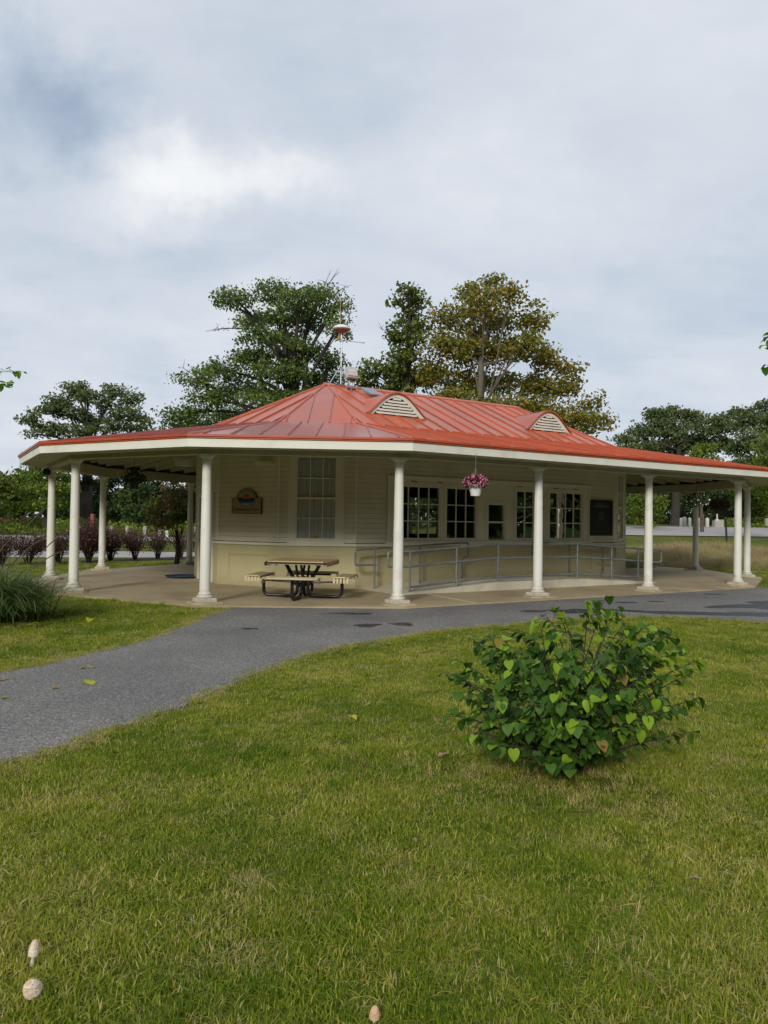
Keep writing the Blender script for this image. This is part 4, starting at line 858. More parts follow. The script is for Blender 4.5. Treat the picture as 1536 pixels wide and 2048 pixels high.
# blue basin and curved black stand by the door
BS = thing('water_basin', 'shallow blue plastic basin on the patio beside the door', 'basin', (-5.22, 19.3, ZP))
mb = MB(); mb.lathe([(.40, ZP), (.46, ZP+.05), (.47, ZP+.055), (.45, ZP+.045), (.38, ZP+.012), (.02, ZP+.012)], 36, (-5.22, 19.3, 0)); mb.obj('bowl', M['bluepl'], BS, True)
mb = MB(); a = at(395, 1152, 19.1); mb.tube(bend([Vector((a.x, a.y, ZP)), Vector((a.x-.06, a.y, .35)), Vector((a.x+.02, a.y, .62)), Vector((a.x+.14, a.y, .68))], .2, 6), .016, 8); mb.tube([Vector((a.x-.06, a.y, .66)), Vector((a.x+.08, a.y, .70))], .02, 8); mb.tube([Vector((a.x-.14, a.y, ZP+.012)), Vector((a.x+.14, a.y, ZP+.012))], .012, 6)
tag(mb.obj('curved_stand', M['black'], None, True), 'black curved metal stand beside the blue basin, half behind a column', 'stand')

# ------------------------------------------------------------------ vegetation
def spline(a, b_, c, n=6):
    return [a*(1-t)**2+b_*2*t*(1-t)+c*t*t for t in [k/n for k in range(n+1)]]
DK = 2.0
def tree(name, label, base, trunk_top, tr, blobs, lm, leaf=.22, dens=1., bark='bark', cat='tree', group=None, twigs=2, clump=.35, shell=.45, bare=()):
    """blobs: (centre Vector, rx, ry, rz) ellipsoids of foliage"""
    t = thing(name, label, cat, base, group); rr = random.Random(hash(label) % 999 if False else int(base.x*7+base.y*3) % 997)
    mb = MB(); base_ = Vector(base); tt_ = Vector(trunk_top)
    mid = (base_+tt_)/2+Vector((rr.uniform(-.3, .3), 0, 0)); tp = spline(base_-Vector((0, 0, .2)), mid, tt_, 8); mb.tube(tp, [tr*(1.25-.75*k/8) if k else tr*1.5 for k in range(9)], 9)
    PP = []; 
    for (c, rx, ry, rz_) in blobs:
        c = Vector(c); k0 = rr.randint(4, 8); s0 = tp[k0]
        if c.z < s0.z: s0 = tp[max(2, k0-3)]
        m1 = (s0+c)/2+Vector((rr.uniform(-.4, .4), rr.uniform(-.4, .4), (c-s0).length*.12)); bp = spline(s0, m1, c, 6); r0 = tr*.42*min(1, .35+(rx+rz_)/6); mb.tube(bp, [r0*(1-.75*k/6) for k in range(7)], 6, False)
        vol = (rx*ry*rz_)**(1/3.); nc = max(5, int(dens*DK*9*vol**2))
        dirs = unit(RNG.normal(size=(nc, 3))); rad = (shell+(1.04-shell)*RNG.random((nc, 1))**.7); cc = dirs*rad*np.array([rx, ry, rz_])
        for q in range(min(nc, twigs+3)):
            e1 = c+Vector(cc[q]); m2 = (c+e1)/2+Vector((rr.uniform(-.2, .2), rr.uniform(-.2, .2), rr.uniform(0, .3))); st_ = bp[rr.randint(3, 6)]; mb.tube(spline(st_, m2, e1, 4), [r0*.28*(1-.8*k/4) for k in range(5)], 4, False)
        for q in cc:
            m3 = rr.randint(24, 44); g = np.clip(RNG.normal(size=(m3, 3)), -1.7, 1.7)*np.array([clump, clump, clump*.55]); PP.append(np.array(c)+q+g)
    for a, b_ in bare:
        a = Vector(a); b_ = Vector(b_)
        for q in range(2):
            e1 = b_+Vector((rr.uniform(-.6, .6), rr.uniform(-.5, .5), rr.uniform(-.5, .7))); mb.tube(spline(a, (a+e1)/2+Vector((rr.uniform(-.4, .4), 0, .3)), e1, 5), [.030*(1-.8*k/5) for k in range(6)], 4, False)
            for z in range(3): s_ = a.lerp(e1, rr.uniform(.4, .9)); mb.tube([s_, s_+Vector((rr.uniform(-.6, .6), rr.uniform(-.3, .3), rr.uniform(.1, .6)))], [.02, .006], 3, False)
    mb.obj('trunk', M[bark], t, True)
    PP = np.concatenate(PP)-np.array(t.location); V, F = leafquads(PP, leaf, .15); lnk('crown', npmesh('crown', V, F, M[lm], RNG.random(len(PP))), t)
    return t
def pxblobs(lst, Y, dj=2.2, seed=0, ysc=1.):
    rr = random.Random(seed); k = Y/FPX; return [(at(x, y, Y+rr.uniform(-dj, dj)), rx*k, (rx+ry)/2*k*ysc, ry*k) for x, y, rx, ry in lst]
def basept(x, Y): p = at(x, 1040, Y); return Vector((p.x, Y, tz(p.x, Y)))
# big oak behind the building
B = pxblobs([(468, 598, 38, 20), (500, 640, 36, 16), (548, 585, 36, 22), (600, 600, 46, 24), (640, 585, 30, 16), (665, 615, 28, 22), (560, 632, 46, 22), (618, 640, 46, 22), (680, 650, 22, 20),
             (520, 672, 36, 16), (570, 690, 52, 24), (505, 715, 52, 22), (450, 742, 46, 18), (395, 760, 40, 14), (620, 700, 46, 20), (668, 725, 34, 18), (560, 745, 52, 22), (640, 760, 54, 20), (480, 780, 60, 18), (420, 800, 44, 16),
             (360, 828, 34, 18), (395, 855, 50, 20), (470, 835, 60, 20), (540, 800, 60, 22), (345, 862, 26, 12), (600, 800, 60, 20)], 45, 2.6, 1, 1.2)
tree('oak_tree', 'tall spreading dark green oak behind the left end of the roof', basept(575, 45), at(582, 700, 45), .62, B, 'oak', .17, 2.1, 'barkdk', clump=.34, shell=.35, twigs=5,
     bare=((at(640, 600, 45), at(660, 552, 45)), (at(500, 660, 45), at(428, 660, 45)), (at(560, 600, 45), at(545, 566, 45)), (at(660, 600, 45), at(692, 575, 45)), (at(400, 760, 45), at(362, 752, 45))))
B = pxblobs([(985, 562, 24, 14), (935, 588, 28, 18), (972, 600, 40, 24), (1018, 592, 24, 20), (900, 632, 34, 24), (950, 645, 46, 28), (1005, 645, 36, 26), (1068, 635, 26, 26), (880, 690, 34, 28), (935, 700, 50, 30), (995, 705, 48, 28), (1055, 690, 38, 24),
             (1100, 715, 34, 24), (1140, 745, 24, 18), (870, 745, 40, 28), (930, 765, 52, 30), (1000, 770, 40, 24), (1065, 770, 44, 26), (1120, 785, 36, 20), (1080, 820, 50, 22), (1150, 830, 44, 22), (1195, 805, 20, 14), (1200, 845, 20, 22), (900, 800, 60, 20), (1010, 810, 50, 20), (1140, 862, 50, 16)], 40, 2.4, 2, 1.2)
tree('sycamore_tree', 'tall olive and brown leaved sycamore behind the right half of the roof', basept(960, 40), at(963, 680, 40), .26, B, 'syc', .19, 1.9, 'barkpale', clump=.32, shell=.3, twigs=5)
B = pxblobs([(818, 580, 18, 14), (806, 600, 24, 14), (842, 600, 18, 16), (818, 628, 26, 20), (835, 655, 22, 20), (804, 665, 26, 24), (820, 700, 28, 24), (795, 715, 22, 24), (740, 740, 24, 16), (770, 745, 34, 20), (810, 752, 40, 22), (735, 768, 24, 12), (850, 760, 30, 20), (780, 780, 50, 14)], 42, 1.2, 3)
tree('ivy_clad_tree', 'narrow ivy covered tree between the oak and the sycamore', basept(812, 42), at(818, 640, 42), .30, B, 'ivy', .22, 1.4, 'barkdk', clump=.28, shell=.3, bare=((at(800, 690, 42), at(774, 640, 42)), (at(850, 700, 42), at(838, 660, 42))))
B = pxblobs([(150, 782, 32, 16), (180, 795, 28, 16), (118, 805, 26, 14), (95, 822, 30, 12), (60, 838, 24, 10), (140, 822, 34, 14), (232, 782, 28, 14), (265, 800, 22, 14), (215, 808, 24, 16), (250, 828, 36, 16), (185, 835, 30, 14), (290, 845, 16, 9), (110, 858, 40, 12), (160, 862, 34, 12), (215, 856, 34, 12), (70, 868, 22, 7), (270, 858, 26, 10), (235, 900, 50, 18), (140, 900, 60, 20)], 70, 2.5, 4)
tree('oak_tree', 'round topped oak standing far off beyond the left end of the roof', basept(172, 70), at(178, 850, 70), .55, B, 'oakfar', .26, 1.0, 'barkdk', group='far oaks', clump=.38, shell=.35, twigs=5, bare=((at(175, 880, 70), at(215, 850, 70)), (at(140, 870, 70), at(100, 850, 70))))
B = pxblobs([(1250, 880, 24, 12), (1285, 862, 28, 16), (1310, 830, 28, 14), (1345, 828, 30, 14), (1330, 856, 44, 20), (1385, 840, 28, 18), (1420, 855, 34, 16), (1390, 880, 44, 18), (1330, 895, 60, 18), (1450, 838, 26, 12), (1478, 828, 22, 12), (1470, 855, 26, 14), (1275, 900, 44, 14), (1440, 890, 40, 16)], 80, 3, 5)
tree('oak_tree', 'broad dark oak far off beyond the right end of the roof', basept(1350, 80), at(1360, 880, 80), .42, B, 'oakfar', .30, 1.0, 'barkdk', group='far oaks', clump=.42, shell=.3, twigs=5)
B = pxblobs([(1530, 812, 18, 16), (1505, 840, 24, 16), (1545, 850, 36, 24), (1500, 875, 30, 16), (1540, 890, 40, 20), (1480, 900, 26, 12), (1500, 925, 40, 18), (1570, 870, 40, 40)], 72, 2, 6)
tree('oak_tree', 'dark tree cut by the right edge of the photo, above the eave', basept(1560, 72), at(1550, 870, 72), .5, B, 'oakfar', .27, 1.2, 'barkdk', group='far oaks', clump=.38, shell=.3, twigs=4)
for i, (x, y, rx, ry, Y, lb) in enumerate(((1405, 910, 26, 20, 62, 'small bright green tree above the eave at the right'), (1545, 905, 28, 36, 50, 'bright green tree at the right edge, above the eave'), (1290, 985, 30, 24, 66, 'light green tree between the building corner and the ramp-end column'))):
    B = pxblobs([(x, y, rx, ry), (x-rx*.7, y+ry, rx*.8, ry*.8), (x+rx*.7, y+ry, rx*.8, ry*.8), (x, y+1.9*ry, rx*1.1, ry), (x+.4*rx, y-ry*.5, rx*.5, ry*.6)], Y, 1, 30+i)
    tree('young_tree', lb, basept(x, Y), at(x, y, Y), .12, B, 'lime', .22, 1.3, 'bark', group='bright green young trees', clump=.3)
# woods seen under the porch, left and right: each tree its own
rr = random.Random(5)
def woodtree(x, Y, topy, half, lm, lb, grp, boty=1030, dens=1.):
    k = []
    rows = max(3, int((boty-topy)/26))
    for r_ in range(rows):
        yy = topy+14+(boty-topy-22)*r_/(rows-1); wd = half*(.45+.55*math.sin(PI*(.25+.6*r_/(rows-1))))
        for s in (-1, 0, 1): k.append((x+s*wd*.62+rr.uniform(-6, 6), yy+rr.uniform(-7, 7), wd*.42, 15))
    tree('woodland_tree', lb, basept(x, Y), at(x, (topy+boty)/2, Y), .28, pxblobs(k, Y, 1.6, int(x)+3), lm, .30, dens, 'barkdk', group=grp, clump=.42, shell=.25, twigs=1)
GL = 'trees edging the parking lot beyond the hedge'
woodtree(-25, 64, 940, 50, 'ivy', 'olive green tree cut by the left edge beyond the parking lot', GL)
woodtree(35, 70, 948, 46, 'lime', 'yellow green tree beyond the lot, left of the leftmost column', GL, 1020)
woodtree(95, 66, 900, 48, 'lime', 'yellow green tree behind the leftmost column, topping the eave corner', GL, 1022, .9)
woodtree(120, 82, 955, 44, 'wood', 'dark tree beyond the lot between the two leftmost columns', GL)
woodtree(180, 74, 950, 46, 'wood', 'dark green tree behind the red post beyond the lot', GL)
woodtree(238, 80, 945, 44, 'wood', 'dark tree behind the dark green hanging basket', GL)
woodtree(275, 70, 965, 40, 'wood', 'low dark green tree beyond the lot, left of the dogwood', GL, 1036)
woodtree(320, 84, 940, 48, 'wood', 'dark green tree right behind the small dogwood', GL)
woodtree(385, 78, 930, 50, 'wood', 'dark tree beyond the lot, just left of the building', GL)
woodtree(430, 86, 930, 50, 'wood', 'dark tree beyond the lot hidden partly by the building', GL)
GR = 'dark trees lining the far side of the road at the right'
for x, Y, ty, hf, lb in ((1225, 82, 960, 46, 'dark tree right behind the corner of the building at the road'), (1268, 88, 950, 42, 'dark tree beyond the road, left of the ramp-end column'),
                         (1318, 84, 955, 44, 'green tree with pale trunk beyond the road, right of the ramp-end column'), (1362, 90, 950, 44, 'dark tree beyond the road, behind the row of posts'),
                         (1408, 86, 950, 44, 'dark tree beyond the road behind the white flower basket'), (1455, 92, 945, 46, 'dark tree beyond the road, left of the paired columns'),
                         (1508, 84, 940, 44, 'green tree beyond the road, right of the paired columns'), (1560, 88, 935, 50, 'green tree cut by the right edge beyond the road')):
    woodtree(x, Y, ty, hf, 'wood' if (x//10) % 3 else 'lime' if x > 1480 else 'wood', lb, GR, 1046)
# far wood as one mass, wrapped round behind everything
nW = 26000; th = RNG.uniform(-1.15, 1.15, nW); dist = RNG.uniform(108, 135, nW); X_ = dist*np.sin(th); Y_ = dist*np.cos(th)
hh = 6.2+1.7*np.sin(th*23)+1.1*np.sin(th*57+1)+.8*np.sin(th*131+2); Z_ = terr(X_, Y_)+RNG.random(nW)**.8*hh
V, F = leafquads(np.stack([X_, Y_, Z_], 1), 1.0, .1); fo = lnk('far_wood', npmesh('far_wood', V, F, M['wood'], RNG.random(nW)*.8)); tag(fo, 'dark wood closing off the view beyond the road and the parking lot', 'wood', kind='stuff')

nW = 30000; th = RNG.uniform(1.15, 2*PI-1.15, nW); dist = RNG.uniform(46, 60, nW); X_ = dist*np.sin(th); Y_ = dist*np.cos(th)+4
hh = 15.5+2.0*np.sin(th*13)+1.5*np.sin(th*37+1); V, F = leafquads(np.stack([X_, Y_, RNG.random(nW)*hh], 1), 2.0, .1); fo = lnk('park_wood', npmesh('park_wood', V, F, M['wood'], RNG.random(nW)*.8)); tag(fo, 'park trees around the near side of the lawn, outside the frame', 'wood', kind='stuff')

# barberry hedge shrubs
def shrub(x, Yb, h, wd, lm, lb, dens=1., seed=0):
    b = ground(x, 1100); g = at(x, 1080, Yb); base = Vector((g.x, Yb, 0)); rr = random.Random(seed)
    t = thing('hedge_shrub', lb, 'shrub', base, 'purple barberry shrubs in a row'); mb = MB(); PP = []
    for k in range(int(26*dens)):
        a = rr.uniform(0, 2*PI); sp = math.sqrt(rr.random()); hh_ = h*rr.uniform(.7, 1.05)*(1-.18*sp*sp); e1 = base+Vector((math.cos(a)*wd*sp, math.sin(a)*wd*sp, hh_)); m1 = base+Vector((math.cos(a)*wd*sp*.25, math.sin(a)*wd*sp*.25, hh_*.55))
        pts = spline(base+Vector((math.cos(a)*.06, math.sin(a)*.06, 0)), m1, e1, 6); mb.tube(pts, [.010*(1-.7*i/6) for i in range(7)], 4, False)
        for q in range(int(46*dens)):
            t_ = rr.uniform(.34, 1.03)**.8; t_ = min(t_, .999); i = int(t_*6); p = pts[i].lerp(pts[i+1], t_*6-i); s = .05+.09*t_; PP.append((p.x+rr.gauss(0, s), p.y+rr.gauss(0, s), p.z+rr.gauss(0, s*.8)))
    mb.obj('stems', M['barkdk'], t); PP = np.array(PP)-np.array(base); PP[:, 2] = np.maximum(PP[:, 2], .05)
    V, F = leafquads(PP, .055, .1, .6); lnk('foliage', npmesh('foliage', V, F, M[lm], RNG.random(len(PP))), t)
for i, (x, Yb, h, wd, lb, dn) in enumerate(((4, 23.4, .92, .62, 'purple shrub cut by the left edge, farthest left of the hedge', 1), (57, 24.0, .96, .70, 'purple vase shaped shrub left of the leftmost column', 1.1), (118, 24.8, .94, .55, 'purple shrub seen between the two leftmost columns', 1),
        (178, 25.6, 1.22, .62, 'densest and tallest dark purple shrub, below the red post', 2.2), (222, 26.5, 1.05, .62, 'purple shrub behind the back-left column', 1.2), (271, 27.4, 1.08, .66, 'purple shrub in the middle of the gap, left of the dogwood', 1.1), (316, 28.3, 1.02, .50, 'slender purple shrub just left of the dogwood trunk', .9), (362, 29.2, 1.0, .48, 'sparse purple shrub between dogwood and back column', .7), (398, 30.0, 1.0, .50, 'purple shrub behind the front column by the door', .8))):
    shrub(x, Yb, h*1.12, wd*1.12, 'barb', lb, dn*1.5, i)
mb = MB(); a0, a1 = at(-40, 1130, 23.0), at(420, 1113, 30.4); dd = (Vector((a1.x, 30.4, 0))-Vector((a0.x, 23.0, 0))); q = Vector((-dd.y, dd.x, 0)).normalized()*.55
A_ = Vector((a0.x, 23.0, 0)); D_ = Vector((a1.x, 30.4, 0)); mb.prism([A_-q-Vector((0, 0, .02)), D_-q-Vector((0, 0, .02)), D_+q-Vector((0, 0, .02)), A_+q-Vector((0, 0, .02))], (0, 0, .035)); tag(mb.obj('mulch_bed', M['soil']), kind='structure')
# little dogwood
Yd = 25.3; b = at(352, 1080, Yd); b = Vector((b.x, Yd, 0))
B = pxblobs([(345, 985, 32, 12), (385, 992, 26, 12), (318, 1008, 26, 10), (365, 1015, 34, 12), (305, 1030, 20, 8), (345, 1035, 34, 10), (392, 1035, 26, 10), (330, 1050, 24, 7), (405, 1010, 20, 14)], Yd, .5, 9)
tree('dogwood_tree', 'small dogwood with red tinged layered leaves beside the back left column', b, at(352, 1060, Yd), .085, B, 'dog', .10, 5.5, 'barkdk', cat='small tree', clump=.16, shell=.2, twigs=2)
# weeds strip and russet brush beyond the lot (left)
def strip(name, x0, x1, Y0, Y1, n, h, lm, lb, cat, sz=.25):
    y = RNG.uniform(Y0, Y1, n); a, b_ = at(x0, 1060, 1.), at(x1, 1060, 1.); x = RNG.uniform(a.x, b_.x, n)*y; z = terr(x, y)+RNG.random(n)**1.3*h*(.6+.4*np.sin(x*1.3)+.2*np.sin(x*3.1)); V, F = leafquads(np.stack([x, y, np.maximum(z, terr(x, y))], 1), sz)
    tag(lnk(name, npmesh(name, V, F, M[lm], RNG.random(n))), lb, cat, kind='stuff')
strip('roadside_weeds', -60, 430, 63, 72, 9000, 1.25, 'weeds', 'bright green weeds beyond the parking lot at the left', 'weeds')
strip('russet_brush', -60, 82, 72, 76, 3500, 2.2, 'redbrush', 'reddish brown brush at the far left under the trees', 'brush')
strip('roadside_weeds', 1425, 1600, 72, 76, 2500, .8, 'weeds', 'pale weeds beyond the road at the right', 'weeds')
# posts
def post(x, Y, h, wd, m, lb, name='bollard', cat='post', grp=None, taper=False):
    p = at(x, 1050, Y); z = tz(p.x, Y); mb = MB(); mb.box((p.x, Y, z+h/2), (wd, wd, h)); mb.hexa([Vector((p.x+sx*wd/2, Y+sy*wd/2, z+h)) for sx, sy in ((-1, -1), (1, -1), (1, 1), (-1, 1))]+[Vector((p.x+sx*wd*.2, Y+sy*wd*.2, z+h+wd*.35)) for sx, sy in ((-1, -1), (1, -1), (1, 1), (-1, 1))])
    tag(mb.obj(name, M[m]), lb, cat, grp)
post0 = post
gp = 'weathered wooden posts beyond the parking lot'
for x, lb in ((160, 'wooden post behind the second column from the left'), (223, 'wooden post just right of the back left column'), (255, 'wooden post above the hedge, second right of the back left column'), (290, 'wooden post above the hedge, left of the dogwood crown'), (320, 'wooden post above the hedge nearest the dogwood')):
    post(x, 60, .80, .25, 'post', lb, grp=gp)
post(334, 57, .55, .22, 'postwhite', 'short white post beside the dogwood trunk')
post(184.5, 52, 1.72, .22, 'redpost', 'tall reddish brown post above the dense hedge shrub', 'marker_post')
post(393, 56, .9, .25, 'post', 'wooden post seen just left of the column by the door', grp=gp)
gq = 'posts along the far side of the road'
for x, w_, m, lb in ((1362, .22, 'postwhite', 'white post farthest left beyond the road'), (1368.5, .34, 'post', 'grey stone-like post beside the leftmost white post'), (1379, .26, 'postwhite', 'second white post beyond the road'), (1397, .2, 'post', 'grey post right behind the white-basket column'), (1414, .3, 'postwhite', 'third white post, right of the reddish post'), (1469, .18, 'post', 'thin grey post left of the paired columns'), (1533, .3, 'post', 'grey post at the right edge of the photo')):
    post(x, 73, .80 if m != 'post' else .85, w_*.95, m, lb, grp=gq)
post(1405.7, 73, 1.25, .16, 'redpost', 'tall reddish post among the white posts beyond the road', 'marker_post')
ST = thing('stone_marker', 'grey stone block with a thin white post beyond the road', 'marker', basept(1435, 72)); p = basept(1435, 72)
mb = MB(); mb.box(p+Vector((0, 0, .33)), (.80, .6, .66)); mb.box(p+Vector((.3, 0, .37)), (.4, .5, .74)); mb.obj('stone_block', M['stone'], ST); mb = MB(); mb.box(p+Vector((-.05, 0, .95)), (.10, .10, .9)); mb.box(p+Vector((-.05, 0, .72)), (.3, .2, .12)); mb.obj('white_post', M['postwhite'], ST)
mb = MB(); p = at(1248, 1050, 60); mb.tube([Vector((p.x, 60, tz(p.x, 60))), Vector((p.x, 60, 6.0))], .09, 8); mb.tube([Vector((p.x, 60, tz(p.x, 60))), Vector((p.x, 60, 1.9))], .15, 8); tag(mb.obj('flag_pole', M['postwhite']), 'slim white pole just right of the building corner', 'pole')
mb = MB(); p = at(1454, 1090, 40); mb.tube([Vector((p.x, 40, tz(p.x, 40))), Vector((p.x-.08, 40, tz(p.x, 40)+1.75))], .05, 6); tag(mb.obj('thin_stake', M['black']), 'thin black stake standing in the tan meadow', 'stake')

# ------------------------------------------------------------------ grass by instancing
def tuftcoll(name, makers):
    c = bpy.data.collections.new(name)
    for i, mk in enumerate(makers):
        me = mk(i); o = bpy.data.objects.new('%s_%02d' % (name, i), me); c.objects.link(o)
    return c
def blades(n, rad, h, wd, m, straw=.12, lean=.6, seg=2, vlo=0, vhi=.75, seed=0):
    rg = np.random.default_rng(seed+77); V = []; F = []; vv = []
    for k in range(n):
        a = rg.uniform(0, 2*PI); r_ = rad*math.sqrt(rg.random()); b = np.array([r_*math.cos(a), r_*math.sin(a), 0]); az = rg.uniform(0, 2*PI); ln = abs(rg.normal(0, lean))+.08; hh_ = h*rg.uniform(.5, 1.15)
        d_ = np.array([math.cos(az), math.sin(az), 0]); sd = np.array([-d_[1], d_[0], 0]); w_ = wd*rg.uniform(.6, 1.2)
        val = rg.uniform(vlo, vhi); dead = rg.random() < straw
        if dead: val = rg.uniform(.85, 1); ln *= 1.8; hh_ *= .8
        pts = [b+d_*ln*hh_*(t**1.8)+np.array([0, 0, hh_*(t-.35*ln*t*t if ln < 1.2 else t*(1-.5*t))]) for t in [i/seg for i in range(seg+1)]]; i0 = len(V)
        for i, p in enumerate(pts[:-1]): ww = w_*(1-.35*i/seg); V += [p-sd*ww/2, p+sd*ww/2]
        V += [pts[-1], pts[-1]+d_*.0004]
        for i in range(seg): F.append((i0+2*i, i0+2*i+1, i0+2*i+3, i0+2*i+2)); vv.append(val)
    return npmesh('tuft', np.array(V), np.array(F), M[m], vv)
def scatter(name, pts, rotz, scale, idx, coll, label, cat, tilt=0.):
    me = bpy.data.meshes.new(name); n = len(pts); me.vertices.add(n); me.vertices.foreach_set('co', np.asarray(pts, np.float32).ravel())
    a = me.attributes.new('rot', 'FLOAT_VECTOR', 'POINT'); rv = np.zeros((n, 3), np.float32); rv[:, 2] = rotz
    if tilt: rv[:, 0] = RNG.normal(0, tilt, n); rv[:, 1] = RNG.normal(0, tilt, n)
    a.data.foreach_set('vector', rv.ravel())
    a = me.attributes.new('scl', 'FLOAT', 'POINT'); a.data.foreach_set('value', np.asarray(scale, np.float32))
    a = me.attributes.new('idx', 'INT', 'POINT'); a.data.foreach_set('value', np.asarray(idx, np.int32))
    o = lnk(name, me); tag(o, label, cat, kind='stuff')
    ng = bpy.data.node_groups.new(name+'_nodes', 'GeometryNodeTree'); ng.interface.new_socket('Geometry', in_out='INPUT', socket_type='NodeSocketGeometry'); ng.interface.new_socket('Geometry', in_out='OUTPUT', socket_type='NodeSocketGeometry')
    A = ng.nodes; K = ng.links; gi = A.new('NodeGroupInput'); go = A.new('NodeGroupOutput'); ip = A.new('GeometryNodeInstanceOnPoints'); ci = A.new('GeometryNodeCollectionInfo')
    ci.inputs['Collection'].default_value = coll; ci.inputs['Separate Children'].default_value = True; ci.inputs['Reset Children'].default_value = True
    def att(nm, ty): x = A.new('GeometryNodeInputNamedAttribute'); x.data_type = ty; x.inputs[0].default_value = nm; return x.outputs['Attribute']
    er = A.new('FunctionNodeEulerToRotation'); K.new(att('rot', 'FLOAT_VECTOR'), er.inputs[0])
    K.new(gi.outputs[0], ip.inputs['Points']); K.new(ci.outputs[0], ip.inputs['Instance']); ip.inputs['Pick Instance'].default_value = True
    K.new(att('idx', 'INT'), ip.inputs['Instance Index']); K.new(er.outputs[0], ip.inputs['Rotation']); K.new(att('scl', 'FLOAT'), ip.inputs['Scale']); K.new(ip.outputs[0], go.inputs[0])
    md = o.modifiers.new('scatter', 'NODES'); md.node_group = ng; return o
# lawn: 0-7 green, 8-10 dry, 11 taller green
lawn = tuftcoll('lawn_tuft', [lambda i: blades(52, .085, .030+.005*(i % 3), .0046, 'blade', .14+.05*(i % 3), .75, 2, 0, .62, i)]*8+[lambda i: blades(40, .085, .040, .0042, 'dryblade', .2, 1.1, 2, 0, 1, i)]*3+[lambda i: blades(34, .05, .065, .0045, 'blade', .03, .45, 3, 0, .35, i)]+[lambda i: blades(12, .035, .030, .013, 'blade', .0, 1.1, 3, 0, .3, i)])
def edgedist(x, y, pl):
    d_ = np.full(len(x), 9.)
    for i in range(len(pl)-1):
        ax_, ay_ = pl[i]; bx_, by_ = pl[i+1]; L2 = (bx_-ax_)**2+(by_-ay_)**2+1e-9; t = np.clip(((x-ax_)*(bx_-ax_)+(y-ay_)*(by_-ay_))/L2, 0, 1); d_ = np.minimum(d_, np.hypot(x-ax_-t*(bx_-ax_), y-ay_-t*(by_-ay_)))
    return d_
LP = []; 
for Y0, Y1, per in ((1.6, 3.2, 480), (3.2, 5.2, 360), (5.2, 8.5, 220), (8.5, 13.5, 120), (13.5, 19, 50), (19, 31, 18)):
    area = (Y1-Y0)*((Y0+Y1)*.56+7); n = int(area*per); y = np.sqrt(RNG.uniform(Y0**2, Y1**2, n)); x = RNG.uniform(-1, 1, n)*(y*.56+3.5); far = np.full(n, 1. if Y0 < 8 else 1.15 if Y0 < 12 else 1.6); LP.append(np.stack([x, y, far], 1))
LP = np.concatenate(LP); x, y = LP[:, 0], LP[:, 1]
ok = ~inpoly(x, y, PATH) & ~inpoly(x, y, PATIO) & ~((x < -2) & (y > 22+(x+14)*.45+2.2) )
x, y, sc = x[ok], y[ok], LP[ok, 2]
ed = np.minimum(edgedist(x, y, pL), edgedist(x, y, pR)); bare = np.hypot((x-1.1)/.75, (y-4.55)/.42)
keep = (RNG.random(len(x)) > .55*np.exp(-bare**2*1.2)); x, y, sc, ed, bare = x[keep], y[keep], sc[keep], ed[keep], bare[keep]
pat = np.sin(x*2.3+1.3*np.sin(y*1.7))*np.sin(y*2.9+1.1*np.sin(x*2.1+1)); idx = RNG.integers(0, 8, len(x))
pat2 = np.sin(x*5.1+2*np.sin(y*3.3))*np.sin(y*6.3+1.7*np.sin(x*4.1+2))+.6*np.sin(x*1.1+2)*np.sin(y*.9+x*.4)
dry = (RNG.random(len(x)) < .06+.07*(pat > .35)+.42*(pat2 > .98)+.75*np.exp(-(ed/.10)**2)+.5*np.exp(-bare**2)); idx[dry] = RNG.integers(8, 11, dry.sum()); tall = (RNG.random(len(x)) < .012) & ~dry; idx[tall] = 11; weed = (RNG.random(len(x)) < .03) & ~dry; idx[weed] = 12
scatter('lawn_grass', np.stack([x, y, np.where(y < 28, terr(x, y), terr(x, y))-.008], 1), RNG.uniform(0, 6.28, len(x)), sc*RNG.uniform(.7, 1.2, len(x))*np.where(pat2 > 1.05, .75, 1.)*np.where(pat2 < -.9, 1.15, 1.), idx, lawn, 'short mown green lawn with straw coloured blades', 'grass', .12)
# grass hiding the raw asphalt edge
E_ = np.array(pL[:-12]+pR[8:-4]); k = RNG.integers(0, len(E_)-1, 2600); t_ = RNG.random(2600)[:, None]; EP = E_[k]*(1-t_)+E_[k+1]*t_; okk = np.hypot(*(E_[k]-E_[k+1]).T) < 1.5; EP = EP[okk]+RNG.normal(0, .035, (okk.sum(), 2))*1.3; okk = ~inpoly(EP[:, 0], EP[:, 1], PATIO); EP = EP[okk]
scatter('path_edge_grass', np.stack([EP[:, 0], EP[:, 1], np.full(len(EP), -.004)], 1), RNG.uniform(0, 6.28, len(EP)), RNG.uniform(.45, .9, len(EP)), np.where(RNG.random(len(EP)) < .6, RNG.integers(8, 11, len(EP)), RNG.integers(0, 8, len(EP))), lawn, 'dry grass creeping over the edges of the asphalt path', 'grass', .2)
# meadow
mead = tuftcoll('meadow_tuft', [lambda i: blades(70, .30, 0.60+.07*i, .014, 'meadow', .25, .45, 3, .1*i, .75+.05*i, i+40)]*5)
n = 17000; y = 25.5+14.5*RNG.random(n)**1.1; x = RNG.uniform(6, 44, n); ok = (x < y*.56+3) & (y > 26.2+.8*np.sin(x*.7)) & (y > 24+(x-11)*.0) ; x, y = x[ok], y[ok]
hgt = (.62+.45*np.sin(x*.9+1.3*np.sin(y*.5))*np.sin(y*.45+x*.2))*RNG.uniform(.6, 1.2, len(y))*np.clip((y-25)/3.0, .35, 1)*np.clip((41-y)/4, .3, 1)
scatter('meadow_grass', np.stack([x, y, terr(x, y)-.04], 1), RNG.uniform(0, 6.28, len(x)), hgt, RNG.integers(0, 5, len(x)), mead, 'tall tan and reddish meadow grass beyond the right end of the patio', 'meadow', .08)
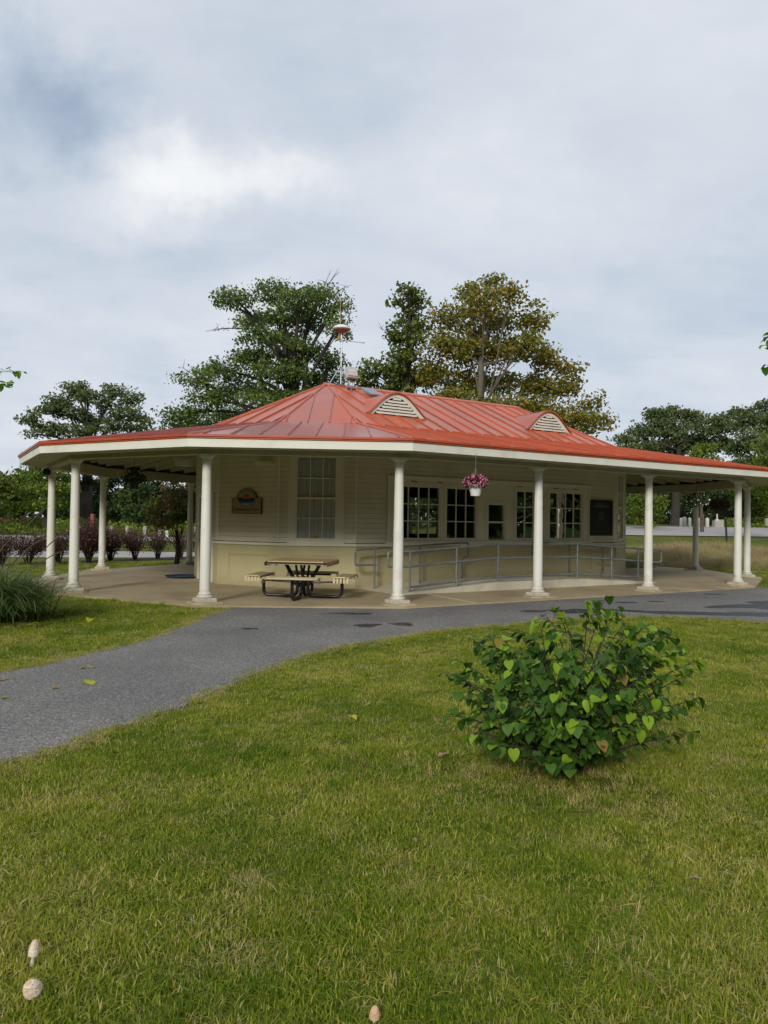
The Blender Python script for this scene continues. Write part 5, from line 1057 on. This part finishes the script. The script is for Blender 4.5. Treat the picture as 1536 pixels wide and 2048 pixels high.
# ornamental grass clump at the left
OG = thing('ornamental_grass', 'large arching clump of dark green ornamental grass at the left edge', 'grass clump', (-5.95, 11.2, 0))
V = []; F = []; vv = []; rg = np.random.default_rng(3)
for k in range(5200):
    a = rg.uniform(0, 2*PI); b = np.array([rg.normal(0, .26), rg.normal(0, .26), 0]); ln = rg.uniform(.7, 1.65); d_ = np.array([math.cos(a), math.sin(a), 0]); sd = np.array([-d_[1], d_[0], 0]); out_ = rg.uniform(.55, 1.0); hz = rg.uniform(.34, .60); seg = 6; i0 = len(V); w_ = rg.uniform(.006, .011); val = rg.uniform(0, .6) if rg.random() > .12 else rg.uniform(.8, 1)
    for i in range(seg+1):
        t = i/seg; p = b+d_*ln*out_*t**1.3+np.array([0, 0, hz*ln*(1.9*t-1.55*t*t*out_)]); p[2] = max(p[2], .02); ww = w_*(1-t*.85); V += [p-sd*ww, p+sd*ww]
    for i in range(seg): F.append((i0+2*i, i0+2*i+1, i0+2*i+3, i0+2*i+2)); vv.append(val)
lnk('blades', npmesh('blades', np.array(V), np.array(F), M['orn'], vv), OG)
mb = MB(); rr = random.Random(4)
for px, py in ((100, 1010), (90, 1075), (40, 1060), (130, 1100), (60, 1100), (143, 1058), (20, 1080), (8, 1040)):
    e1 = at(px, py, 11.0+rr.uniform(-.3, .3)); b = Vector((-5.9+rr.uniform(-.2, .2), 11.2+rr.uniform(-.2, .2), 0)); pts = spline(b, Vector(((b.x+e1.x)/2-.1, b.y, e1.z*.8)), e1, 7); mb.tube(pts, [.004]*5+[.009, .008, .002], 5)
mb.obj('plume_stems', M['bark'], OG)

# ------------------------------------------------------------------ redbud shrub, foreground
def heart(size, m, fold=.25, curl=.2):
    out_ = [(0, 0), (.22, -.10), (.42, -.02), (.50, .22), (.42, .52), (.22, .82), (0, 1.05)]
    V = []; 
    def zf(x, y): return fold*abs(x)*.5-curl*(y-.3)**2*.6
    cy_ = [0, .12, .3, .5, .7, .88, 1.05]; 
    L_ = [(-x, y) for x, y in out_]; R_ = out_
    mid = [(0, y) for y in cy_]; V = [(x*size, y*size, zf(x, y)*size) for x, y in mid]+[(x*size, y*size, zf(x, y)*size) for x, y in R_[1:-1]]+[(x*size, y*size, zf(x, y)*size) for x, y in L_[1:-1]]
    F = []; r0 = 7; l0 = 12
    F += [(0, r0, 1)]+[(1, r0, r0+1, 2), (2, r0+1, r0+2, 3), (3, r0+2, r0+3, 4), (4, r0+3, r0+4, 5)]+[(5, r0+4, 6)]
    F += [(0, 1, l0)]+[(1, 2, l0+1, l0), (2, 3, l0+2, l0+1), (3, 4, l0+3, l0+2), (4, 5, l0+4, l0+3)]+[(5, 6, l0+4)]
    me = bpy.data.meshes.new('leaf'); me.from_pydata(V, [], F); me.materials.append(M[m]); me.polygons.foreach_set('use_smooth', [True]*len(F)); me.update(); return me
HV = [heart(1, m, f, c) for m, f, c in (('rb0', .3, .3), ('rb1', .2, .35), ('rb2', .35, .25), ('rb3', .5, .4), ('rb0', .5, .1), ('rb1', .4, .2))]
def leafy(t, branches, n_per, size, rr, maxobj, weights, stem_r=.008, stem_m='barkdk'):
    mb = MB(); L_ = []
    for pts, r0, npb, *rest_ in branches:
        span = rest_[0] if rest_ else .78
        n = len(pts)-1; mb.tube(pts, [r0*(1-.8*i/n) for i in range(n+1)], 5)
        for k in range(npb):
            t_ = 1-span*(k/max(npb-1, 1))**1.1*rr.uniform(.85, 1.1); t_ = min(max(t_, .12), .999); i = int(t_*n); p = pts[i].lerp(pts[i+1], t_*n-i)
            off = Vector((rr.gauss(0, 1), rr.gauss(0, 1), rr.gauss(0, .5)))*size*.55; q = p+off; mb.tube([p, q], .0016, 3, False)
            out_ = (q-Vector((pts[0].x, pts[0].y, q.z))); a = math.atan2(out_.y, out_.x)+rr.gauss(0, 1.0); tilt = rr.uniform(-.1, 1.45)
            dz = Vector((math.cos(a)*math.cos(tilt), math.sin(a)*math.cos(tilt), -math.sin(tilt))); sd = Vector((-math.sin(a), math.cos(a), rr.gauss(0, .35))).normalized(); nr = sd.cross(dz).normalized()
            if nr.z < 0: nr = -nr
            sd = dz.cross(nr).normalized(); s = size*rr.choice((rr.uniform(.45, .8), rr.uniform(.8, 1.15), rr.uniform(1.05, 1.3))); mat4 = Matrix(((sd.x*s, dz.x*s, nr.x*s, q.x), (sd.y*s, dz.y*s, nr.y*s, q.y), (sd.z*s, dz.z*s, nr.z*s, q.z), (0, 0, 0, 1)))
            wt = list(weights)
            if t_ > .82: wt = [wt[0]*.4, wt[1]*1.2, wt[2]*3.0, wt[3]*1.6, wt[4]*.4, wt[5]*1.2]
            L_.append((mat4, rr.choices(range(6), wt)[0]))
    mb.obj('stems', M[stem_m], t)
    L_.sort(key=lambda a: (a[0].translation-Vector((0, 0, EYE))).length)
    T = Matrix.Translation(-Vector(t.location))
    for mt, k in L_[:maxobj]:
        o = bpy.data.objects.new('leaf', HV[k]); COL.objects.link(o); o.parent = t; o.matrix_local = T@mt
    rest = L_[maxobj:]
    for mi in range(4):
        V = []; F3 = []; sel = [a for a in rest if (a[1] % 4 if a[1] < 4 else a[1]-4) == mi]
        if not sel: continue
        me0 = HV[mi]; vs = np.array([v.co[:] for v in me0.vertices]); fs = [tuple(p.vertices) for p in me0.polygons]; VV = []; FF = []
        for mt, k in sel: b0 = len(VV); m3 = np.array((T@mt)); w_ = vs@m3[:3, :3].T+m3[:3, 3]; VV += w_.tolist(); FF += [tuple(b0+i for i in f) for f in fs]
        me = bpy.data.meshes.new('leaves'); me.from_pydata(VV, [], FF); me.materials.append(me0.materials[0]); me.polygons.foreach_set('use_smooth', [True]*len(FF)); me.update(); o = bpy.data.objects.new('leaves', me); COL.objects.link(o); o.parent = t; o['kind'] = 'stuff'
rr = random.Random(12); bb = Vector((1.18, 4.78, 0)); RB = thing('redbud_shrub', 'bushy young redbud with heart shaped leaves on the lawn', 'shrub', bb)
targets = [(1212, 1190, 0), (1120, 1218, .05), (1175, 1208, -.03), (1090, 1228, .1), (1235, 1215, .05), (955, 1285, .2), (925, 1325, .1), (945, 1278, 0), (975, 1272, .15), (1000, 1268, 0), (1035, 1258, .1), (1290, 1250, .1), (1345, 1262, -.1), (1365, 1290, .05), (1320, 1275, .2), (1250, 1246, 0), (1080, 1250, .1), (1395, 1320, 0), (905, 1350, 0), (1005, 1290, -.1), (1060, 1268, .2), (1110, 1262, -.1), (1165, 1270, .1), (1215, 1262, -.2), (1265, 1262, .15), (1325, 1256, 0), (1300, 1285, -.3),
           (1350, 1300, .1), (1385, 1345, .1), (1405, 1395, 0), (1395, 1462, -.1), (1350, 1420, -.3), (905, 1385, .1), (920, 1432, -.1), (895, 1345, .2), (950, 1465, -.2), (1000, 1490, -.3), (1070, 1525, -.45), (1120, 1530, -.5), (1175, 1500, -.5), (1220, 1480, -.5), (1260, 1455, -.4), (1300, 1430, -.4),
           (960, 1350, -.2), (1010, 1345, -.3), (1070, 1320, -.35), (1130, 1330, -.4), (1190, 1330, -.45), (1245, 1325, -.4), (1300, 1345, -.3), (1000, 1400, -.4), (1060, 1395, -.5), (1120, 1390, -.55), (1180, 1400, -.5), (1240, 1390, -.5), (1290, 1395, -.4), (960, 1420, -.3), (1040, 1450, -.5), (1110, 1455, -.55), (1170, 1450, -.55),
           (1000, 1330, .4), (1080, 1310, .45), (1150, 1310, .5), (1230, 1310, .45), (1300, 1320, .4), (980, 1390, .5), (1060, 1380, .5), (1150, 1380, .5), (1240, 1380, .5), (1320, 1390, .4), (1340, 1350, .2), (1090, 1440, .3), (1200, 1440, .3), (1015, 1440, .2), (1280, 1420, .2), (940, 1385, -.1), (985, 1310, 0), (1040, 1295, .3), (1140, 1290, -.2), (1260, 1290, .2)]
br = []
for i, (x, y, dy) in enumerate(targets):
    e1 = at(x, y, 4.8+dy); e1.z = max(e1.z, .06); b = bb+Vector((rr.gauss(0, .05), rr.gauss(0, .05), 0)); hz = (e1-b); m1 = b+Vector((hz.x*.48, hz.y*.48, max(hz.z*.72, .18))) ; br.append((spline(b, m1, e1, 8), .010, rr.randint(22, 34), .62) if i > 4 else (spline(b, Vector((at(1170, 1300, 4.8).x, b.y, .72)), e1, 10), .008, 16, .26))
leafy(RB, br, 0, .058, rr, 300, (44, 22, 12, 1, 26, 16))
# twigs of neighbouring redbuds reaching in at both edges: whole saplings standing outside the frame
def sapling(base, tips, label, sz, seed, H_):
    rr = random.Random(seed); t = thing('redbud_sapling', label, 'small tree', base); B0 = Vector(base); topp = B0+Vector((0, 0, H_)); br = [(spline(B0, B0+Vector((.1, 0, H_/2)), topp, 6), .035, 20)]
    for e1 in tips: s0 = B0+Vector((0, 0, min(e1.z-.25, H_*.95))); br.append((spline(s0, (s0+e1)/2+Vector((0, 0, .12)), e1, 8), .008, 22, .42))
    for k in range(8): a = rr.uniform(0, 6.28); s0 = B0+Vector((0, 0, H_*rr.uniform(.5, .95))); e2 = s0+Vector((math.cos(a)*.7, math.sin(a)*.7, .3));  e2.x = e2.x if abs(e2.x) > abs(B0.x)-.2 else s0.x; br.append((spline(s0, (s0+e2)/2, e2, 5), .008, 10))
    leafy(t, br, 0, sz, rr, 60, (10, 34, 14, 0, 6, 34))
sapling((-5.0, 7.9, 0), [at(40, 742, 7.8), at(27, 768, 7.9), at(-30, 800, 7.8)], 'redbud sapling mostly outside the left edge, its twig tips hanging into the sky', .062, 3, 3.7)
sapling((4.55, 6.8, 0), [at(1528, 668, 6.8), at(1534, 690, 6.75), at(1540, 730, 6.8)], 'redbud sapling mostly outside the right edge, one leafy tip showing in the sky', .075, 8, 3.6)

# ------------------------------------------------------------------ small things on the ground
def fallen(x, y, s, m, lb, z=.01, shape='heart', onlawn=True):
    g = ground(x, y, 0); o = lnk('fallen_leaf', heart(s, m, .5, .6) if shape == 'heart' else oakleaf(s, m), None, (g.x, g.y, .047 if onlawn else .014)); o.rotation_euler = (rr.uniform(-.3, .3), rr.uniform(-.3, .3), rr.uniform(0, 6)); tag(o, lb, 'leaf', 'leaves fallen on lawn and path')
def oakleaf(s, m):
    pts = [(0, -.5), (.05, -.2), (.25, -.28), (.18, -.02), (.48, .10), (.20, .20), (.30, .48), (.08, .38), (0, .6), (-.08, .38), (-.32, .50), (-.2, .2), (-.5, .05), (-.18, -.02), (-.28, -.25), (-.05, -.2)]
    mb = MB(); mb.v = [Vector((0, 0, 0))]+[Vector((x*s, y*s, .16*s*abs(x)+.05*s*math.sin(7*y))) for x, y in pts]; n = len(pts); mb.f = [(0, 1+i, 1+(i+1) % n) for i in range(n)]; return mb.mesh('fallen_leaf', M[m])
fallen(178, 1370, .11, 'fallen', 'largest yellow green leaf lying on the asphalt path', onlawn=False); fallen(162, 1338, .07, 'fallen2', 'small ochre leaf on the path, left one of a close pair', onlawn=False); fallen(181, 1337, .08, 'fallen', 'yellow leaf on the path, right one of a close pair', onlawn=False)
fallen(106, 1378, .07, 'fallen2', 'ochre leaf on the path left of the largest yellow leaf', onlawn=False); fallen(8, 1362, .08, 'fallen2', 'ochre leaf on the path at the left edge', onlawn=False); fallen(3, 1399, .07, 'fallen', 'yellow green leaf on the path at the left edge, lowest of them', onlawn=False)
fallen(703, 1443, .06, 'fallen', 'bright yellow leaf on the lawn left of the redbud shrub'); fallen(180, 1243, .12, 'fallen', 'yellow leaf on the grass between path and ornamental grass'); fallen(62, 1255, .10, 'fallen', 'small yellow leaf beside the ornamental grass clump')
fallen(888, 1522, .10, 'fallenbr', 'tan curled leaf on the lawn just left of the redbud shrub', shape='oak'); fallen(1393, 1777, .075, 'fallenbr', 'tan oak leaf on the lawn at the lower right', shape='oak'); fallen(822, 1697, .04, 'fallenbr', 'small brown leaf on the lawn below the centre'); fallen(1268, 1438, .07, 'fallenbr', 'orange brown leaf in the grass behind the redbud shrub')
# mushrooms
def mushroom(g, h, rc, hc, tilt, lb, egg=False, seed=0, capm='mush'):
    rr = random.Random(seed); t = thing('mushroom', lb, 'mushroom', (g.x, g.y, .0), 'shaggy pale mushrooms in the lawn')
    def prt(nm, mb, m): o = lnk(nm, mb.mesh(nm, M[m], True), t); return o
    mb = MB(); mb.lathe([(rc*.42, 0), (rc*.30, h*.3), (rc*.26, h-hc*.3), (rc*.2, h-hc*.1)], 14); prt('stem', mb, 'mushst')
    n = 10
    prof = [(rc*.80, h-hc+.003), (rc, h-hc)]+[(rc*math.cos(a)**(.75 if egg else 1.), h-hc+hc*math.sin(a)) for a in [PI/2*k/n for k in range(1, n)]]+[(.001, h)]
    mb = MB(); mb.lathe(prof, 22)
    cp = prt('cap', mb, capm)
    mb = MB()
    mb.lathe([(rc*math.cos(a)**(.75 if egg else 1.)+.0008, h-hc+hc*math.sin(a)+.0008) for a in [R(72)+R(18)*k/4 for k in range(4)]]+[(.001, h+.001)], 18)
    sk = lnk('cap_disc', mb.mesh('cap_disc', M['mushbr'], True), cp)
    mb = MB()
    for k in range(70):
        el = rr.uniform(.05, 1.0); a = rr.uniform(0, 6.28); ce = math.cos(el)**(.75 if egg else 1.); p = Vector((rc*ce*math.cos(a), rc*ce*math.sin(a), h-hc+hc*math.sin(el))); nr = Vector((math.cos(a)*math.cos(el), math.sin(a)*math.cos(el), math.sin(el))); tg = Vector((-math.sin(a), math.cos(a), 0)); dn = nr.cross(tg); s = rc*rr.uniform(.06, .12)
        mb.quad(p-tg*s+nr*.0006, p+nr*.0006-dn*s*.4, p+tg*s+nr*.0006, p+dn*s+nr*.004)
    lnk('cap_scales', mb.mesh('cap_scales', M['mushbr']), cp)
    t.rotation_euler = (tilt[0], tilt[1], 0)
mushroom(ground(64, 1931), .090, .018, .050, (.02, .12), 'egg shaped pale mushroom at the lower left, farther of the two', True, 1)
mushroom(ground(76, 1995), .082, .029, .044, (.48, -.22), 'rounded pale mushroom with brown top at the lower left, nearer of the two', False, 2)
mushroom(ground(748, 2048), .055, .017, .034, (.05, .05), 'small pinkish mushroom peeking up at the bottom centre edge', True, 3, 'mushbr')
